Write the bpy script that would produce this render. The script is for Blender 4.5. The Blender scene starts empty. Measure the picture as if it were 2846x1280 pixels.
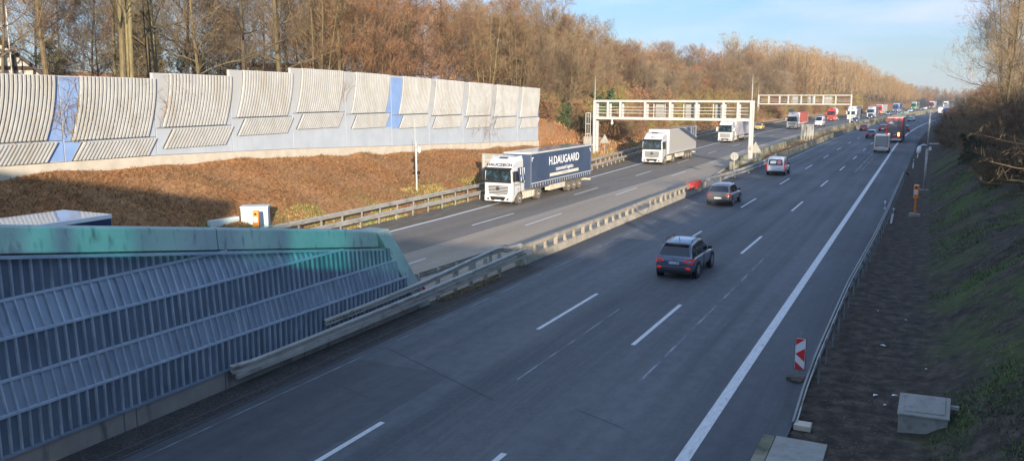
import bpy, bmesh, math, random
from mathutils import Vector, Matrix, Euler, noise
R = math.radians
sc = bpy.context.scene
# ------------------------------------------------------------------ camera, sky, sun, exposure
cam = bpy.data.objects.new('camera', bpy.data.cameras.new('camera'))
sc.collection.objects.link(cam); sc.camera = cam
cam.location = (0, 0, 8.2)
PITCH, YAW = .1612, .4588
cam.rotation_euler = (math.pi/2 - PITCH, 0, YAW)
cam.data.sensor_width = 36.0
cam.data.lens = 36.0 * 2320 / 2846
cam.data.clip_start = .1; cam.data.clip_end = 6000
sc.render.resolution_x, sc.render.resolution_y = 1024, 460

SUN_EL = R(10.5)
SUN_TRAVEL = Vector((-.56, .83, 0)).normalized()      # the way the light goes over the ground
w = bpy.data.worlds.new('World'); sc.world = w; w.use_nodes = True
wn, wl = w.node_tree.nodes, w.node_tree.links
wn.clear()
out = wn.new('ShaderNodeOutputWorld'); bg = wn.new('ShaderNodeBackground')
sky = wn.new('ShaderNodeTexSky'); sky.sky_type = 'NISHITA'; sky.sun_disc = False
sky.sun_elevation = SUN_EL
sky.sun_rotation = math.atan2(-SUN_TRAVEL.x, -SUN_TRAVEL.y)
sky.air_density = 1.0; sky.dust_density = 0.3; sky.ozone_density = 3.0; sky.altitude = 100
bg.inputs['Strength'].default_value = .10
tc = wn.new('ShaderNodeTexCoord')
mp = wn.new('ShaderNodeMapping'); mp.inputs['Scale'].default_value = (1.2, 1.2, 7.0); mp.inputs['Rotation'].default_value = (R(8), R(-6), 0)
nz = wn.new('ShaderNodeTexNoise'); nz.inputs['Scale'].default_value = 2.2; nz.inputs['Detail'].default_value = 5; nz.inputs['Roughness'].default_value = .55
rp = wn.new('ShaderNodeValToRGB'); rp.color_ramp.elements[0].position = .46; rp.color_ramp.elements[1].position = .70
rp.color_ramp.elements[1].color = (.6, .6, .6, 1)
cl = wn.new('ShaderNodeMixRGB'); cl.inputs[2].default_value = (6.8, 6.9, 7.0, 1)
wl.new(tc.outputs['Generated'], mp.inputs['Vector']); wl.new(mp.outputs[0], nz.inputs['Vector'])
wl.new(nz.outputs['Fac'], rp.inputs[0]); wl.new(rp.outputs[0], cl.inputs[0]); wl.new(sky.outputs[0], cl.inputs[1])
sx = wn.new('ShaderNodeSeparateXYZ'); wl.new(tc.outputs['Generated'], sx.inputs[0])
mr0 = wn.new('ShaderNodeMapRange'); mr0.inputs[1].default_value = 0; mr0.inputs[2].default_value = .5; mr0.inputs[3].default_value = .46; mr0.inputs[4].default_value = 1.9  # sky brightened overhead, out of view, to fill the shade
hs0 = wn.new('ShaderNodeHueSaturation'); hs0.inputs['Hue'].default_value = .512; hs0.inputs['Saturation'].default_value = 1.12
wl.new(sx.outputs[2], mr0.inputs[0]); wl.new(cl.outputs[0], hs0.inputs['Color']); wl.new(mr0.outputs[0], hs0.inputs['Value'])
cr0 = wn.new('ShaderNodeValToRGB'); e_ = cr0.color_ramp.elements
e_[0].position, e_[0].color = 0, (1.5/3, 1.7/3, 2.8/3, 1); e_[1].position, e_[1].color = .5, (.95/3, 1.0/3, .95/3, 1)
for p_, c_ in ((.04, (1.15, 1.18, 1.65)), (.085, (1.06, 1.06, 1.28)), (.2, (.92, .98, 1.12))): q_ = e_.new(p_); q_.color = (c_[0]/3, c_[1]/3, c_[2]/3, 1)
vs0 = wn.new('ShaderNodeVectorMath'); vs0.operation = 'SCALE'; vs0.inputs['Scale'].default_value = 3
mu0 = wn.new('ShaderNodeVectorMath'); mu0.operation = 'MULTIPLY'
wl.new(sx.outputs[2], cr0.inputs[0]); wl.new(cr0.outputs[0], vs0.inputs[0]); wl.new(vs0.outputs[0], mu0.inputs[0]); wl.new(hs0.outputs[0], mu0.inputs[1])
wl.new(mu0.outputs[0], bg.inputs['Color']); wl.new(bg.outputs[0], out.inputs['Surface'])

sun = bpy.data.objects.new('sun', bpy.data.lights.new('sun', 'SUN')); sc.collection.objects.link(sun)
sun.data.energy = 5.0; sun.data.angle = R(.55); sun.data.color = (1, .87, .70)
d = Vector((SUN_TRAVEL.x*math.cos(SUN_EL), SUN_TRAVEL.y*math.cos(SUN_EL), -math.sin(SUN_EL)))
sun.rotation_euler = d.to_track_quat('-Z', 'Y').to_euler()
sc.view_settings.view_transform = 'Standard'; sc.view_settings.look = 'None'
sc.view_settings.exposure = 1.0; sc.view_settings.gamma = 1
sc.cycles.max_bounces = 5; sc.cycles.diffuse_bounces = 3; sc.cycles.transparent_max_bounces = 6
sc.cycles.sample_clamp_indirect = 6

# ------------------------------------------------------------------ helpers
COL = sc.collection
rnd = random.Random(7)

def tag(o, label=None, cat=None, group=None, kind=None):
    if label: o['label'] = label
    if cat: o['category'] = cat
    if group: o['group'] = group
    if kind: o['kind'] = kind
    return o

def empty(name, loc=(0, 0, 0), rz=0, label=None, cat=None, group=None, parent=None, scale=1):
    o = bpy.data.objects.new(name, None); COL.objects.link(o)
    o.location = loc; o.rotation_euler = (0, 0, rz); o.empty_display_size = .3
    if scale != 1: o.scale = (scale,)*3
    if parent: o.parent = parent
    return tag(o, label, cat, group)

def copy_tree(o, parent=None):
    c = o.copy(); COL.objects.link(c); c.parent = parent
    for k in list(c.keys()):
        pass
    for ch in [x for x in o.children]:
        copy_tree(ch, c)
    return c

class MB:
    def __init__(s): s.v = []; s.f = []; s.m = []
    def quad(s, *p, m=0):
        n = len(s.v); s.v += [tuple(q) for q in p]; s.f.append(tuple(range(n, n+len(p)))); s.m.append(m); return s
    def box(s, x0, x1, y0, y1, z0, z1, m=0):
        n = len(s.v)
        s.v += [(x0,y0,z0),(x1,y0,z0),(x1,y1,z0),(x0,y1,z0),(x0,y0,z1),(x1,y0,z1),(x1,y1,z1),(x0,y1,z1)]
        for f in ((0,3,2,1),(4,5,6,7),(0,1,5,4),(1,2,6,5),(2,3,7,6),(3,0,4,7)):
            s.f.append(tuple(n+i for i in f)); s.m.append(m)
        return s
    def obox(s, c, ax, ay, az, hx, hy, hz, m=0):
        c, ax, ay, az = Vector(c), Vector(ax).normalized(), Vector(ay).normalized(), Vector(az).normalized()
        n = len(s.v)
        for dz in (-1, 1):
            for dx, dy in ((-1,-1),(1,-1),(1,1),(-1,1)):
                s.v.append(tuple(c+ax*hx*dx+ay*hy*dy+az*hz*dz))
        for f in ((0,3,2,1),(4,5,6,7),(0,1,5,4),(1,2,6,5),(2,3,7,6),(3,0,4,7)):
            s.f.append(tuple(n+i for i in f)); s.m.append(m)
        return s
    def bar(s, p, q, w, h=None, m=0):
        p, q = Vector(p), Vector(q); a = (q-p); L = a.length
        if L < 1e-6: return s
        a.normalize(); up = Vector((0,0,1)) if abs(a.z) < .95 else Vector((0,1,0))
        x = a.cross(up).normalized(); z = x.cross(a)
        return s.obox((p+q)/2, x, a, z, w/2, L/2, (h or w)/2, m)
    def tube(s, pts, rad, n=6, m=0, cap=True):
        pts = [Vector(p) for p in pts]
        if not hasattr(rad, '__len__'): rad = [rad]*len(pts)
        base = len(s.v); prev = None
        for i, p in enumerate(pts):
            t = (pts[min(i+1, len(pts)-1)] - pts[max(i-1, 0)])
            t = t.normalized() if t.length > 1e-9 else Vector((0,0,1))
            u = Vector((0,0,1)) if abs(t.z) < .9 else Vector((1,0,0))
            if prev is not None: u = prev
            x = (u - t*u.dot(t)).normalized(); y = t.cross(x); prev = x
            for k in range(n):
                a = 2*math.pi*k/n
                s.v.append(tuple(p + (x*math.cos(a)+y*math.sin(a))*rad[i]))
        for i in range(len(pts)-1):
            for k in range(n):
                a = base+i*n+k; b = base+i*n+(k+1) % n
                s.f.append((a, b, b+n, a+n)); s.m.append(m)
        if cap and n > 3:
            s.f.append(tuple(base+n-1-k for k in range(n))); s.m.append(m)
            e = base+(len(pts)-1)*n
            s.f.append(tuple(e+k for k in range(n))); s.m.append(m)
        return s
    def disc(s, c, axis, r0, r1, t, n=20, m=0):
        # closed ring/disc about axis ('x','y','z'), thickness t
        def P(a, r, h):
            u, v_ = math.cos(a)*r, math.sin(a)*r
            return {'x': (c[0]+h, c[1]+u, c[2]+v_), 'y': (c[0]+u, c[1]+h, c[2]+v_), 'z': (c[0]+u, c[1]+v_, c[2]+h)}[axis]
        for i in range(n):
            a, b = 2*math.pi*i/n, 2*math.pi*(i+1)/n
            for h in (-t/2, t/2):
                s.quad(P(a,r0,h), P(a,r1,h), P(b,r1,h), P(b,r0,h), m=m) if r0 > 0 else s.quad(P(a,r1,h), P(b,r1,h), P(0,0,h), m=m)
            s.quad(P(a,r1,-t/2), P(a,r1,t/2), P(b,r1,t/2), P(b,r1,-t/2), m=m)
        return s
    def loft(s, rings, m=0, cap=True, close=True):
        n = len(rings[0]); base = len(s.v)
        for r in rings: s.v += [tuple(p) for p in r]
        for i in range(len(rings)-1):
            for k in range(n if close else n-1):
                a = base+i*n+k; b = base+i*n+(k+1) % n
                s.f.append((a, b, b+n, a+n)); s.m.append(m)
        if cap:
            s.f.append(tuple(base+k for k in reversed(range(n)))); s.m.append(m)
            e = base+(len(rings)-1)*n
            s.f.append(tuple(e+k for k in range(n))); s.m.append(m)
        return s
    def build(s, name, mat, parent=None, smooth=False, bevel=0, sub=0, fix=True):
        me = bpy.data.meshes.new(name); me.from_pydata(s.v, [], s.f)
        mats = mat if isinstance(mat, (list, tuple)) else [mat]
        for q in mats: me.materials.append(q)
        if len(mats) > 1: me.polygons.foreach_set('material_index', s.m)
        if fix and len(s.f) < 20000:
            b = bmesh.new(); b.from_mesh(me); bmesh.ops.recalc_face_normals(b, faces=b.faces); b.to_mesh(me); b.free()
        if smooth: me.polygons.foreach_set('use_smooth', [True]*len(me.polygons))
        me.update()
        o = bpy.data.objects.new(name, me); COL.objects.link(o)
        if parent: o.parent = parent
        if bevel:
            md = o.modifiers.new('bevel', 'BEVEL'); md.width = bevel; md.segments = 2; md.limit_method = 'ANGLE'; md.angle_limit = R(35)
        if sub:
            md = o.modifiers.new('sub', 'SUBSURF'); md.levels = sub; md.render_levels = sub
        return o

def text_mesh(name, txt, size, mat, parent, M, sx=1.0, depth=.004, bold=0):
    cu = bpy.data.curves.new(name, 'FONT'); cu.body = txt; cu.size = size; cu.extrude = depth
    cu.align_x = 'CENTER'; cu.align_y = 'CENTER'; cu.resolution_u = 3; cu.offset = bold
    t = bpy.data.objects.new('tmp', cu); COL.objects.link(t)
    dg = bpy.context.evaluated_depsgraph_get(); me = bpy.data.meshes.new_from_object(t.evaluated_get(dg))
    bpy.data.objects.remove(t); me.name = name; me.materials.clear(); me.materials.append(mat)
    me.transform(Matrix.Scale(sx, 4, (1,0,0)))
    o = bpy.data.objects.new(name, me); COL.objects.link(o)
    if parent: o.parent = parent
    o.matrix_local = M
    return o
def frameM(loc, x, y, z):
    M = Matrix((x, y, z)).transposed().to_4x4(); M.translation = Vector(loc); return M
def M_front(loc): return frameM(loc, (1,0,0), (0,0,1), (0,-1,0))       # read from -Y side
def M_side(loc): return frameM(loc, (0,1,0), (0,0,1), (1,0,0))        # read from +X side

# ------------------------------------------------------------------ materials
def mat(name, col, rough=.6, metal=0, spec=None, emit=None, estr=0, coat=0):
    m = bpy.data.materials.new(name); m.use_nodes = True
    b = m.node_tree.nodes['Principled BSDF']
    b.inputs['Base Color'].default_value = (*col, 1); b.inputs['Roughness'].default_value = rough
    b.inputs['Metallic'].default_value = metal
    if spec is not None: b.inputs['Specular IOR Level'].default_value = spec
    if coat: b.inputs['Coat Weight'].default_value = coat; b.inputs['Coat Roughness'].default_value = .05
    if emit: b.inputs['Emission Color'].default_value = (*emit, 1); b.inputs['Emission Strength'].default_value = estr
    return m
def nodes(m): return m.node_tree.nodes, m.node_tree.links, m.node_tree.nodes['Principled BSDF']
def noise_mat(name, stops, scale=(1,1,1), nscale=5, detail=6, rough=.85, bump=.0, bscale=None, metal=0, second=None, dist=0, rot=(0,0,0), roughn=.6, spec=.3):
    m = mat(name, stops[0][1], rough, metal, spec); n, l, b = nodes(m)
    t = n.new('ShaderNodeTexCoord'); mp = n.new('ShaderNodeMapping'); mp.inputs['Scale'].default_value = scale; mp.inputs['Rotation'].default_value = rot
    z = n.new('ShaderNodeTexNoise'); z.inputs['Scale'].default_value = nscale; z.inputs['Detail'].default_value = detail
    z.inputs['Distortion'].default_value = dist; z.inputs['Roughness'].default_value = roughn
    r = n.new('ShaderNodeValToRGB'); el = r.color_ramp.elements
    el[0].position, el[0].color = stops[0][0], (*stops[0][1], 1)
    el[1].position, el[1].color = stops[-1][0], (*stops[-1][1], 1)
    for p, c in stops[1:-1]:
        e = el.new(p); e.color = (*c, 1)
    l.new(t.outputs['Object'], mp.inputs[0]); l.new(mp.outputs[0], z.inputs['Vector']); l.new(z.outputs['Fac'], r.inputs[0])
    colout = r.outputs[0]
    if second:   # (scale vec, noise scale, lo, hi, colour, mode)
        mp2 = n.new('ShaderNodeMapping'); mp2.inputs['Scale'].default_value = second[0]
        z2 = n.new('ShaderNodeTexNoise'); z2.inputs['Scale'].default_value = second[1]; z2.inputs['Detail'].default_value = 5
        r2 = n.new('ShaderNodeValToRGB'); r2.color_ramp.elements[0].position = second[2]; r2.color_ramp.elements[1].position = second[3]
        mx = n.new('ShaderNodeMixRGB'); mx.blend_type = second[5] if len(second) > 5 else 'MIX'; mx.inputs[2].default_value = (*second[4], 1)
        l.new(t.outputs['Object'], mp2.inputs[0]); l.new(mp2.outputs[0], z2.inputs['Vector']); l.new(z2.outputs['Fac'], r2.inputs[0])
        l.new(r2.outputs[0], mx.inputs[0]); l.new(colout, mx.inputs[1]); colout = mx.outputs[0]
    l.new(colout, b.inputs['Base Color'])
    if bump:
        bz = n.new('ShaderNodeTexNoise'); bz.inputs['Scale'].default_value = bscale or nscale*4; bz.inputs['Detail'].default_value = 5
        bp = n.new('ShaderNodeBump'); bp.inputs['Strength'].default_value = bump; bp.inputs['Distance'].default_value = .05
        l.new(t.outputs['Object'], bz.inputs['Vector']); l.new(bz.outputs['Fac'], bp.inputs['Height']); l.new(bp.outputs[0], b.inputs['Normal'])
    return m

def paint(name, col, metal=0, rough=.3, dirt=.25):
    m = mat(name, col, rough, metal, coat=1.0); n, l, b = nodes(m)
    t = n.new('ShaderNodeTexCoord'); z = n.new('ShaderNodeTexNoise'); z.inputs['Scale'].default_value = 2.5; z.inputs['Detail'].default_value = 6
    s = n.new('ShaderNodeSeparateXYZ'); mr = n.new('ShaderNodeMapRange'); mr.inputs[1].default_value = .2; mr.inputs[2].default_value = 1.3
    mr.inputs[3].default_value = dirt*2; mr.inputs[4].default_value = dirt*.3
    mu = n.new('ShaderNodeMath'); mu.operation = 'MULTIPLY'; mx = n.new('ShaderNodeMixRGB')
    mx.inputs[1].default_value = (*col, 1); mx.inputs[2].default_value = (.13, .11, .09, 1)
    l.new(t.outputs['Object'], z.inputs['Vector']); l.new(t.outputs['Object'], s.inputs[0]); l.new(s.outputs[2], mr.inputs[0])
    l.new(z.outputs['Fac'], mu.inputs[0]); l.new(mr.outputs[0], mu.inputs[1]); l.new(mu.outputs[0], mx.inputs[0]); l.new(mx.outputs[0], b.inputs['Base Color'])
    return m

def bark_mat(name, a, b_, rough=.9):
    m = noise_mat(name, [(.35, a), (.65, b_)], scale=(1, 1, .25), nscale=6, detail=4, rough=rough)
    n, l, b = nodes(m)
    oi = n.new('ShaderNodeObjectInfo'); hs = n.new('ShaderNodeHueSaturation')
    mr = n.new('ShaderNodeMapRange'); mr.inputs[3].default_value = .70; mr.inputs[4].default_value = 1.35
    mh = n.new('ShaderNodeMapRange'); mh.inputs[3].default_value = .485; mh.inputs[4].default_value = .515
    fr = n.new('ShaderNodeMath'); fr.operation = 'MULTIPLY'; fr.inputs[1].default_value = 7.31
    f2 = n.new('ShaderNodeMath'); f2.operation = 'FRACT'
    src = b.inputs['Base Color'].links[0].from_socket
    l.new(oi.outputs['Random'], mr.inputs[0]); l.new(oi.outputs['Random'], fr.inputs[0]); l.new(fr.outputs[0], f2.inputs[0]); l.new(f2.outputs[0], mh.inputs[0])
    l.new(mr.outputs[0], hs.inputs['Value']); l.new(mh.outputs[0], hs.inputs['Hue']); l.new(src, hs.inputs['Color']); l.new(hs.outputs[0], b.inputs['Base Color'])
    return m

M = {}
# asphalt: lengthwise wear bands (noise stretched along the road) plus fine grain
def asphalt(name, dark, light, warm):
    m = mat(name, dark, .8, spec=.35); n, l, b = nodes(m)
    t = n.new('ShaderNodeTexCoord')
    def nz(sc_, s, d, lo, hi):
        mp = n.new('ShaderNodeMapping'); mp.inputs['Scale'].default_value = sc_
        z = n.new('ShaderNodeTexNoise'); z.inputs['Scale'].default_value = s; z.inputs['Detail'].default_value = d
        r = n.new('ShaderNodeMapRange'); r.inputs[1].default_value = lo; r.inputs[2].default_value = hi
        l.new(t.outputs['Object'], mp.inputs[0]); l.new(mp.outputs[0], z.inputs['Vector']); l.new(z.outputs['Fac'], r.inputs[0]); return r.outputs[0], z.outputs['Fac']
    a, _ = nz((1, .010, 1), 1.15, 5, .38, .62)       # bands
    c, _ = nz((1, .25, 1), .35, 5, .35, .7)         # blotches
    e, ef = nz((1, 1, 1), 38, 5, .3, .75)           # grain
    g, _ = nz((1, .035, 1), 6, 6, .50, .72)           # fine streaks
    def mix(f, c1, c2, k=1, mode='MIX'):
        x = n.new('ShaderNodeMixRGB'); x.blend_type = mode
        if k != 1:
            q = n.new('ShaderNodeMath'); q.operation = 'MULTIPLY'; q.inputs[1].default_value = k; l.new(f, q.inputs[0]); f = q.outputs[0]
        l.new(f, x.inputs[0])
        for i, cc in ((1, c1), (2, c2)):
            if isinstance(cc, tuple): x.inputs[i].default_value = (*cc, 1)
            else: l.new(cc, x.inputs[i])
        return x.outputs[0]
    o = mix(a, dark, light); o = mix(c, o, warm, .5); o = mix(g, o, light, .6); k1, _ = nz((1, .7, 1), 2.6, 7, .42, .62); k2, _ = nz((1, .8, 1), 9, 6, .45, .68); o = mix(k1, o, dark, .45); o = mix(k2, o, light, .35); o = mix(e, o, (.02, .02, .022), .42)
    l.new(o, b.inputs['Base Color'])
    bp = n.new('ShaderNodeBump'); bp.inputs['Strength'].default_value = .25; bp.inputs['Distance'].default_value = .01
    l.new(ef, bp.inputs['Height']); l.new(bp.outputs[0], b.inputs['Normal'])
    rr = n.new('ShaderNodeMapRange'); rr.inputs[3].default_value = .85; rr.inputs[4].default_value = .62; l.new(c, rr.inputs[0]); l.new(rr.outputs[0], b.inputs['Roughness'])
    return m
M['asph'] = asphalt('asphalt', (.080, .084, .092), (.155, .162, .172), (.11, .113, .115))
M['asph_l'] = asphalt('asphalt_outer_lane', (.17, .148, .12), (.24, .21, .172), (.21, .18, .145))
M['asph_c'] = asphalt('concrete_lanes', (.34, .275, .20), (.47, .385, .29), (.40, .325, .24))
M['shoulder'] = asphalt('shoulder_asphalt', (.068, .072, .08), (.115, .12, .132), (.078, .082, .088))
M['dirtverge'] = noise_mat('verge_dirt', [(.3, (.10, .085, .065)), (.7, (.20, .17, .13))], scale=(1,.3,1), nscale=2, bump=.4, bscale=30)
M['paver'] = noise_mat('paver_strip', [(.3, (.05, .045, .04)), (.7, (.095, .085, .072))], nscale=1.5, bump=.5, bscale=18, second=((1,1,1), 14, .45, .6, (.035,.03,.028)))
def worn_line(name):
    m = noise_mat(name, [(.30, (.14, .14, .145)), (.40, (.55, .55, .55)), (.7, (.72, .72, .71))], scale=(1, .3, 1), nscale=9, detail=7, rough=.6, roughn=.75)
    return m
M['line'] = worn_line('road_paint')
M['faint'] = noise_mat('faint_old_paint', [(.42, (.115, .118, .122)), (.60, (.31, .33, .35))], scale=(1, .25, 1), nscale=3, detail=6)
M['joint'] = mat('joint_seal', (.085, .088, .092), .85)
M['ridge'] = mat('road_seam', (.11, .11, .11), .8)
M['concrete'] = noise_mat('concrete', [(.3, (.23, .205, .165)), (.7, (.36, .325, .265))], nscale=1.2, bump=.25, bscale=25, second=((6, 6, .5), 1.2, .55, .75, (.14, .13, .11)))
M['conc_dark'] = noise_mat('weathered_concrete', [(.3, (.16, .15, .10)), (.7, (.34, .31, .23))], nscale=.9, bump=.3, bscale=20, second=((1, 1, .4), 1.6, .45, .65, (.085, .09, .05)))
M['coping'] = noise_mat('coping_concrete', [(.3, (.27, .345, .335)), (.7, (.38, .45, .43))], nscale=.8, bump=.25, bscale=30, second=((3.5, 3.5, 1.2), 1.3, .56, .82, (.12, .14, .14)))  # turquoise cast of the light mixed into the concrete colour
M['plinth'] = noise_mat('plinth_concrete', [(.3, (.19, .18, .16)), (.7, (.27, .255, .225))], nscale=1, bump=.3, bscale=25, second=((1.5, 1.5, .3), 1.3, .58, .72, (.06, .06, .065)))
M['slab'] = noise_mat('slab_concrete', [(.3, (.25, .245, .22)), (.7, (.36, .35, .315))], nscale=2.5, bump=.2, second=((1, 1, 1), 5, .5, .75, (.20, .195, .18)))
M['clad'] = noise_mat('blue_sheet_metal', [(.3, (.17, .215, .27)), (.7, (.25, .30, .36))], scale=(1, .8, .5), nscale=1.4, rough=.42, metal=.25, second=((2, 2, .25), 3, .60, .9, (.08, .08, .08)), spec=.5)
M['clad_shade_grime'] = noise_mat('shaded_grimy_blue_sheet', [(.3, (.085, .115, .155)), (.7, (.15, .19, .24))], scale=(1, 1.2, .5), nscale=1.6, rough=.5, metal=.2, spec=.4)  # upright bands: grime plus their dimmer sky light painted into the colour
M['clad_rib'] = noise_mat('blue_rib_metal', [(.35, (.20, .245, .29)), (.5, (.29, .345, .40)), (.68, (.41, .475, .53))], scale=(1,3.2,.6), nscale=1.7, detail=7, rough=.4, metal=.2, spec=.5)
M['clad_rail'] = noise_mat('blue_rail_metal', [(.3, (.34, .42, .50)), (.7, (.46, .54, .62))], nscale=3, rough=.4, metal=.3, spec=.5)
M['galv'] = noise_mat('galvanised_steel', [(.3, (.33, .32, .29)), (.7, (.48, .46, .41))], scale=(1, .3, 1), nscale=3, rough=.5, metal=.35, second=((1,.5,1), 4, .55, .75, (.17, .14, .10)), spec=.5)
M['barrier_steel'] = noise_mat('barrier_steel', [(.3, (.24, .21, .16)), (.7, (.36, .32, .25))], scale=(1, .4, 1), nscale=2, rough=.6, second=((2, 1, 1), 2, .5, .75, (.20, .165, .12)))
M['galv_dark'] = noise_mat('dull_steel', [(.3, (.17, .18, .18)), (.7, (.27, .28, .28))], scale=(1,.3,1), nscale=3, rough=.55, metal=.3)
M['galv_cream'] = noise_mat('gantry_paint', [(.3, (.38, .375, .35)), (.7, (.49, .485, .45))], nscale=1.5, rough=.5, second=((3, 3, .6), 2, .62, .8, (.4, .37, .3)))
M['wall_base'] = noise_mat('pale_blue_wall', [(.3, (.33, .37, .415)), (.7, (.40, .44, .475))], nscale=.7, bump=.1, second=((3, 3, .25), 1.0, .5, .8, (.36, .38, .42)))
_n, _l, _b = nodes(M['wall_base']); _s = _b.inputs['Base Color'].links[0].from_socket
_t = _n.new('ShaderNodeTexCoord'); _x = _n.new('ShaderNodeSeparateXYZ'); _r = _n.new('ShaderNodeMapRange'); _m = _n.new('ShaderNodeMixRGB'); _m.inputs[2].default_value = (.37, .365, .345, 1)
_r.inputs[1].default_value = 5.4; _r.inputs[2].default_value = 8.6; _r.inputs[4].default_value = .85
_l.new(_t.outputs['Object'], _x.inputs[0]); _l.new(_x.outputs[2], _r.inputs[0]); _l.new(_r.outputs[0], _m.inputs[0]); _l.new(_s, _m.inputs[1]); _l.new(_m.outputs[0], _b.inputs['Base Color'])
M['wall_rib'] = noise_mat('ribbed_concrete', [(.3, (.34, .345, .335)), (.7, (.43, .425, .405))], nscale=1.3, bump=.2, second=((1, 1, .3), 1.0, .5, .75, (.33, .31, .27)))
M['rib_gap'] = noise_mat('shaded_gap_concrete', [(.3, (.045, .042, .04)), (.7, (.085, .078, .07))], nscale=1)  # shade between the ribs painted as a dark backing colour
M['wall_blue'] = noise_mat('blue_wall_paint', [(.3, (.17, .27, .49)), (.7, (.23, .34, .56))], nscale=.8, bump=.1)
M['wall_foot'] = noise_mat('wall_foot_concrete', [(.3, (.42, .37, .29)), (.7, (.54, .49, .40))], nscale=1.2, bump=.25, bscale=20)
M['black'] = mat('black_plastic', (.012, .012, .013), .55)
M['tyre'] = noise_mat('tyre_rubber', [(.3, (.02, .02, .02)), (.7, (.035, .033, .03))], nscale=6, rough=.85)
M['tyre_dusty'] = noise_mat('dusty_tyre', [(.3, (.06, .055, .048)), (.7, (.12, .105, .085))], nscale=6, rough=.9)
M['rim'] = mat('alloy_rim', (.55, .55, .56), .3, .8)
M['rim_dusty'] = noise_mat('dusty_rim', [(.3, (.30, .27, .22)), (.7, (.42, .38, .31))], nscale=6, rough=.6, metal=.2)
M['glass'] = mat('car_glass', (.012, .018, .028), .04, 0, spec=.8, coat=.6)
M['glass_truck'] = noise_mat('windscreen_glass', [(.38, (.008, .012, .014)), (.52, (.015, .03, .035)), (.60, (.03, .07, .11)), (.66, (.16, .17, .17)), (.70, (.012, .02, .022))], scale=(1, 1, 1.3), nscale=1.9, rough=.06, spec=.8)
M['red_light'] = mat('tail_light_red', (.55, .01, .01), .2, coat=.6, emit=(1, .03, .02), estr=.12)
M['brake'] = mat('brake_light', (.7, .02, .02), .2, emit=(1, .06, .03), estr=2.2)
M['head'] = mat('headlight', (.8, .8, .8), .1, coat=.5, emit=(1, .95, .85), estr=1.2)
M['head_off'] = mat('headlight_lens', (.62, .62, .60), .15, coat=.5)
M['amber'] = mat('amber_light', (.9, .35, .05), .3, emit=(1, .35, .05), estr=6)
M['plate'] = mat('plate_white', (.72, .73, .72), .5)
M['eu'] = mat('plate_blue', (.02, .07, .4), .5)
M['ink'] = mat('black_print', (.015, .015, .015), .6)
M['chrome'] = mat('chrome', (.75, .75, .76), .15, 1)
M['white'] = paint('white_paint', (.56, .56, .545), dirt=.25)
M['trailer_cream'] = paint('cream_box', (.47, .45, .41), dirt=.2, rough=.5)
M['navy'] = noise_mat('navy_tarp', [(.3, (.035, .055, .10)), (.7, (.052, .078, .13))], scale=(1, .8, .4), nscale=1.2, rough=.55, bump=.2, bscale=2)
M['tarp_grey'] = noise_mat('grey_tarp', [(.3, (.10, .10, .12)), (.7, (.15, .15, .17))], nscale=1.2, rough=.6)
M['tarp_red'] = noise_mat('red_container', [(.3, (.33, .075, .05)), (.7, (.42, .11, .075))], nscale=1, rough=.6)
M['chassis'] = noise_mat('dusty_chassis', [(.3, (.07, .062, .05)), (.7, (.16, .14, .11))], nscale=4, rough=.85)
M['dust_panel'] = noise_mat('dusty_panel', [(.3, (.42, .37, .28)), (.7, (.58, .52, .42))], nscale=2, rough=.6)
M['red'] = paint('red_paint', (.60, .035, .025), dirt=.1)
M['red_bar'] = noise_mat('red_barrier_paint', [(.3, (.52, .05, .04)), (.7, (.64, .08, .06))], nscale=3, rough=.6)
M['orange'] = paint('orange_paint', (.80, .22, .015), dirt=.12, rough=.45)
M['sign_white'] = mat('white_reflective', (.76, .76, .76), .5)
M['sign_red'] = mat('red_reflective', (.62, .03, .03), .5)
M['sign_blue'] = mat('blue_reflective', (.02, .13, .52), .5)
M['alu_back'] = noise_mat('sign_back', [(.3, (.30, .29, .25)), (.7, (.42, .40, .35))], nscale=3, rough=.55, metal=.3)
M['cabinet'] = noise_mat('cabinet_paint', [(.3, (.50, .56, .56)), (.7, (.60, .66, .65))], nscale=1.5, rough=.5)
M['soilrock'] = noise_mat('debris', [(.3, (.25, .24, .22)), (.7, (.5, .5, .48))], nscale=5)
M['litter'] = mat('white_litter', (.75, .76, .80), .6)
M['plaster'] = noise_mat('cream_plaster', [(.3, (.38, .35, .28)), (.7, (.50, .46, .39))], nscale=1)
M['timber'] = noise_mat('dark_timber', [(.3, (.05, .035, .028)), (.7, (.09, .065, .05))], nscale=3)
M['rooftile'] = noise_mat('dark_roof', [(.3, (.045, .04, .042)), (.7, (.085, .07, .065))], nscale=4)
M['brownwall'] = noise_mat('brown_cladding', [(.3, (.14, .075, .055)), (.7, (.20, .11, .08))], nscale=1.5)
# vegetation
M['bark_tan'] = bark_mat('bark_tan', (.105, .08, .038), (.19, .15, .078))
M['bark_dark'] = bark_mat('bark_dark', (.055, .042, .028), (.105, .08, .052))
M['twig_tan'] = bark_mat('twig_tan', (0.175, 0.13, 0.075), (0.26, 0.195, 0.12))
M['twig_brown'] = bark_mat('twig_brown', (0.18, 0.117, 0.062), (0.26, 0.175, 0.098))
M['twig_rust'] = bark_mat('twig_rust', (0.205, 0.112, 0.055), (0.29, 0.165, 0.085))
M['twig_ochre'] = bark_mat('twig_ochre', (0.25, 0.18, 0.06), (0.36, 0.27, 0.1))
M['twig_grey'] = bark_mat('twig_grey', (0.165, 0.122, 0.072), (0.24, 0.182, 0.112))
M['leaf_rust'] = bark_mat('leaf_rust', (0.22, 0.115, 0.065), (0.31, 0.165, 0.095))
M['leaf_green'] = bark_mat('leaf_green', (0.06, 0.085, 0.035), (0.12, 0.145, 0.065))
M['leaf_dark'] = bark_mat('leaf_dark', (0.03, 0.042, 0.024), (0.07, 0.085, 0.045))
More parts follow.
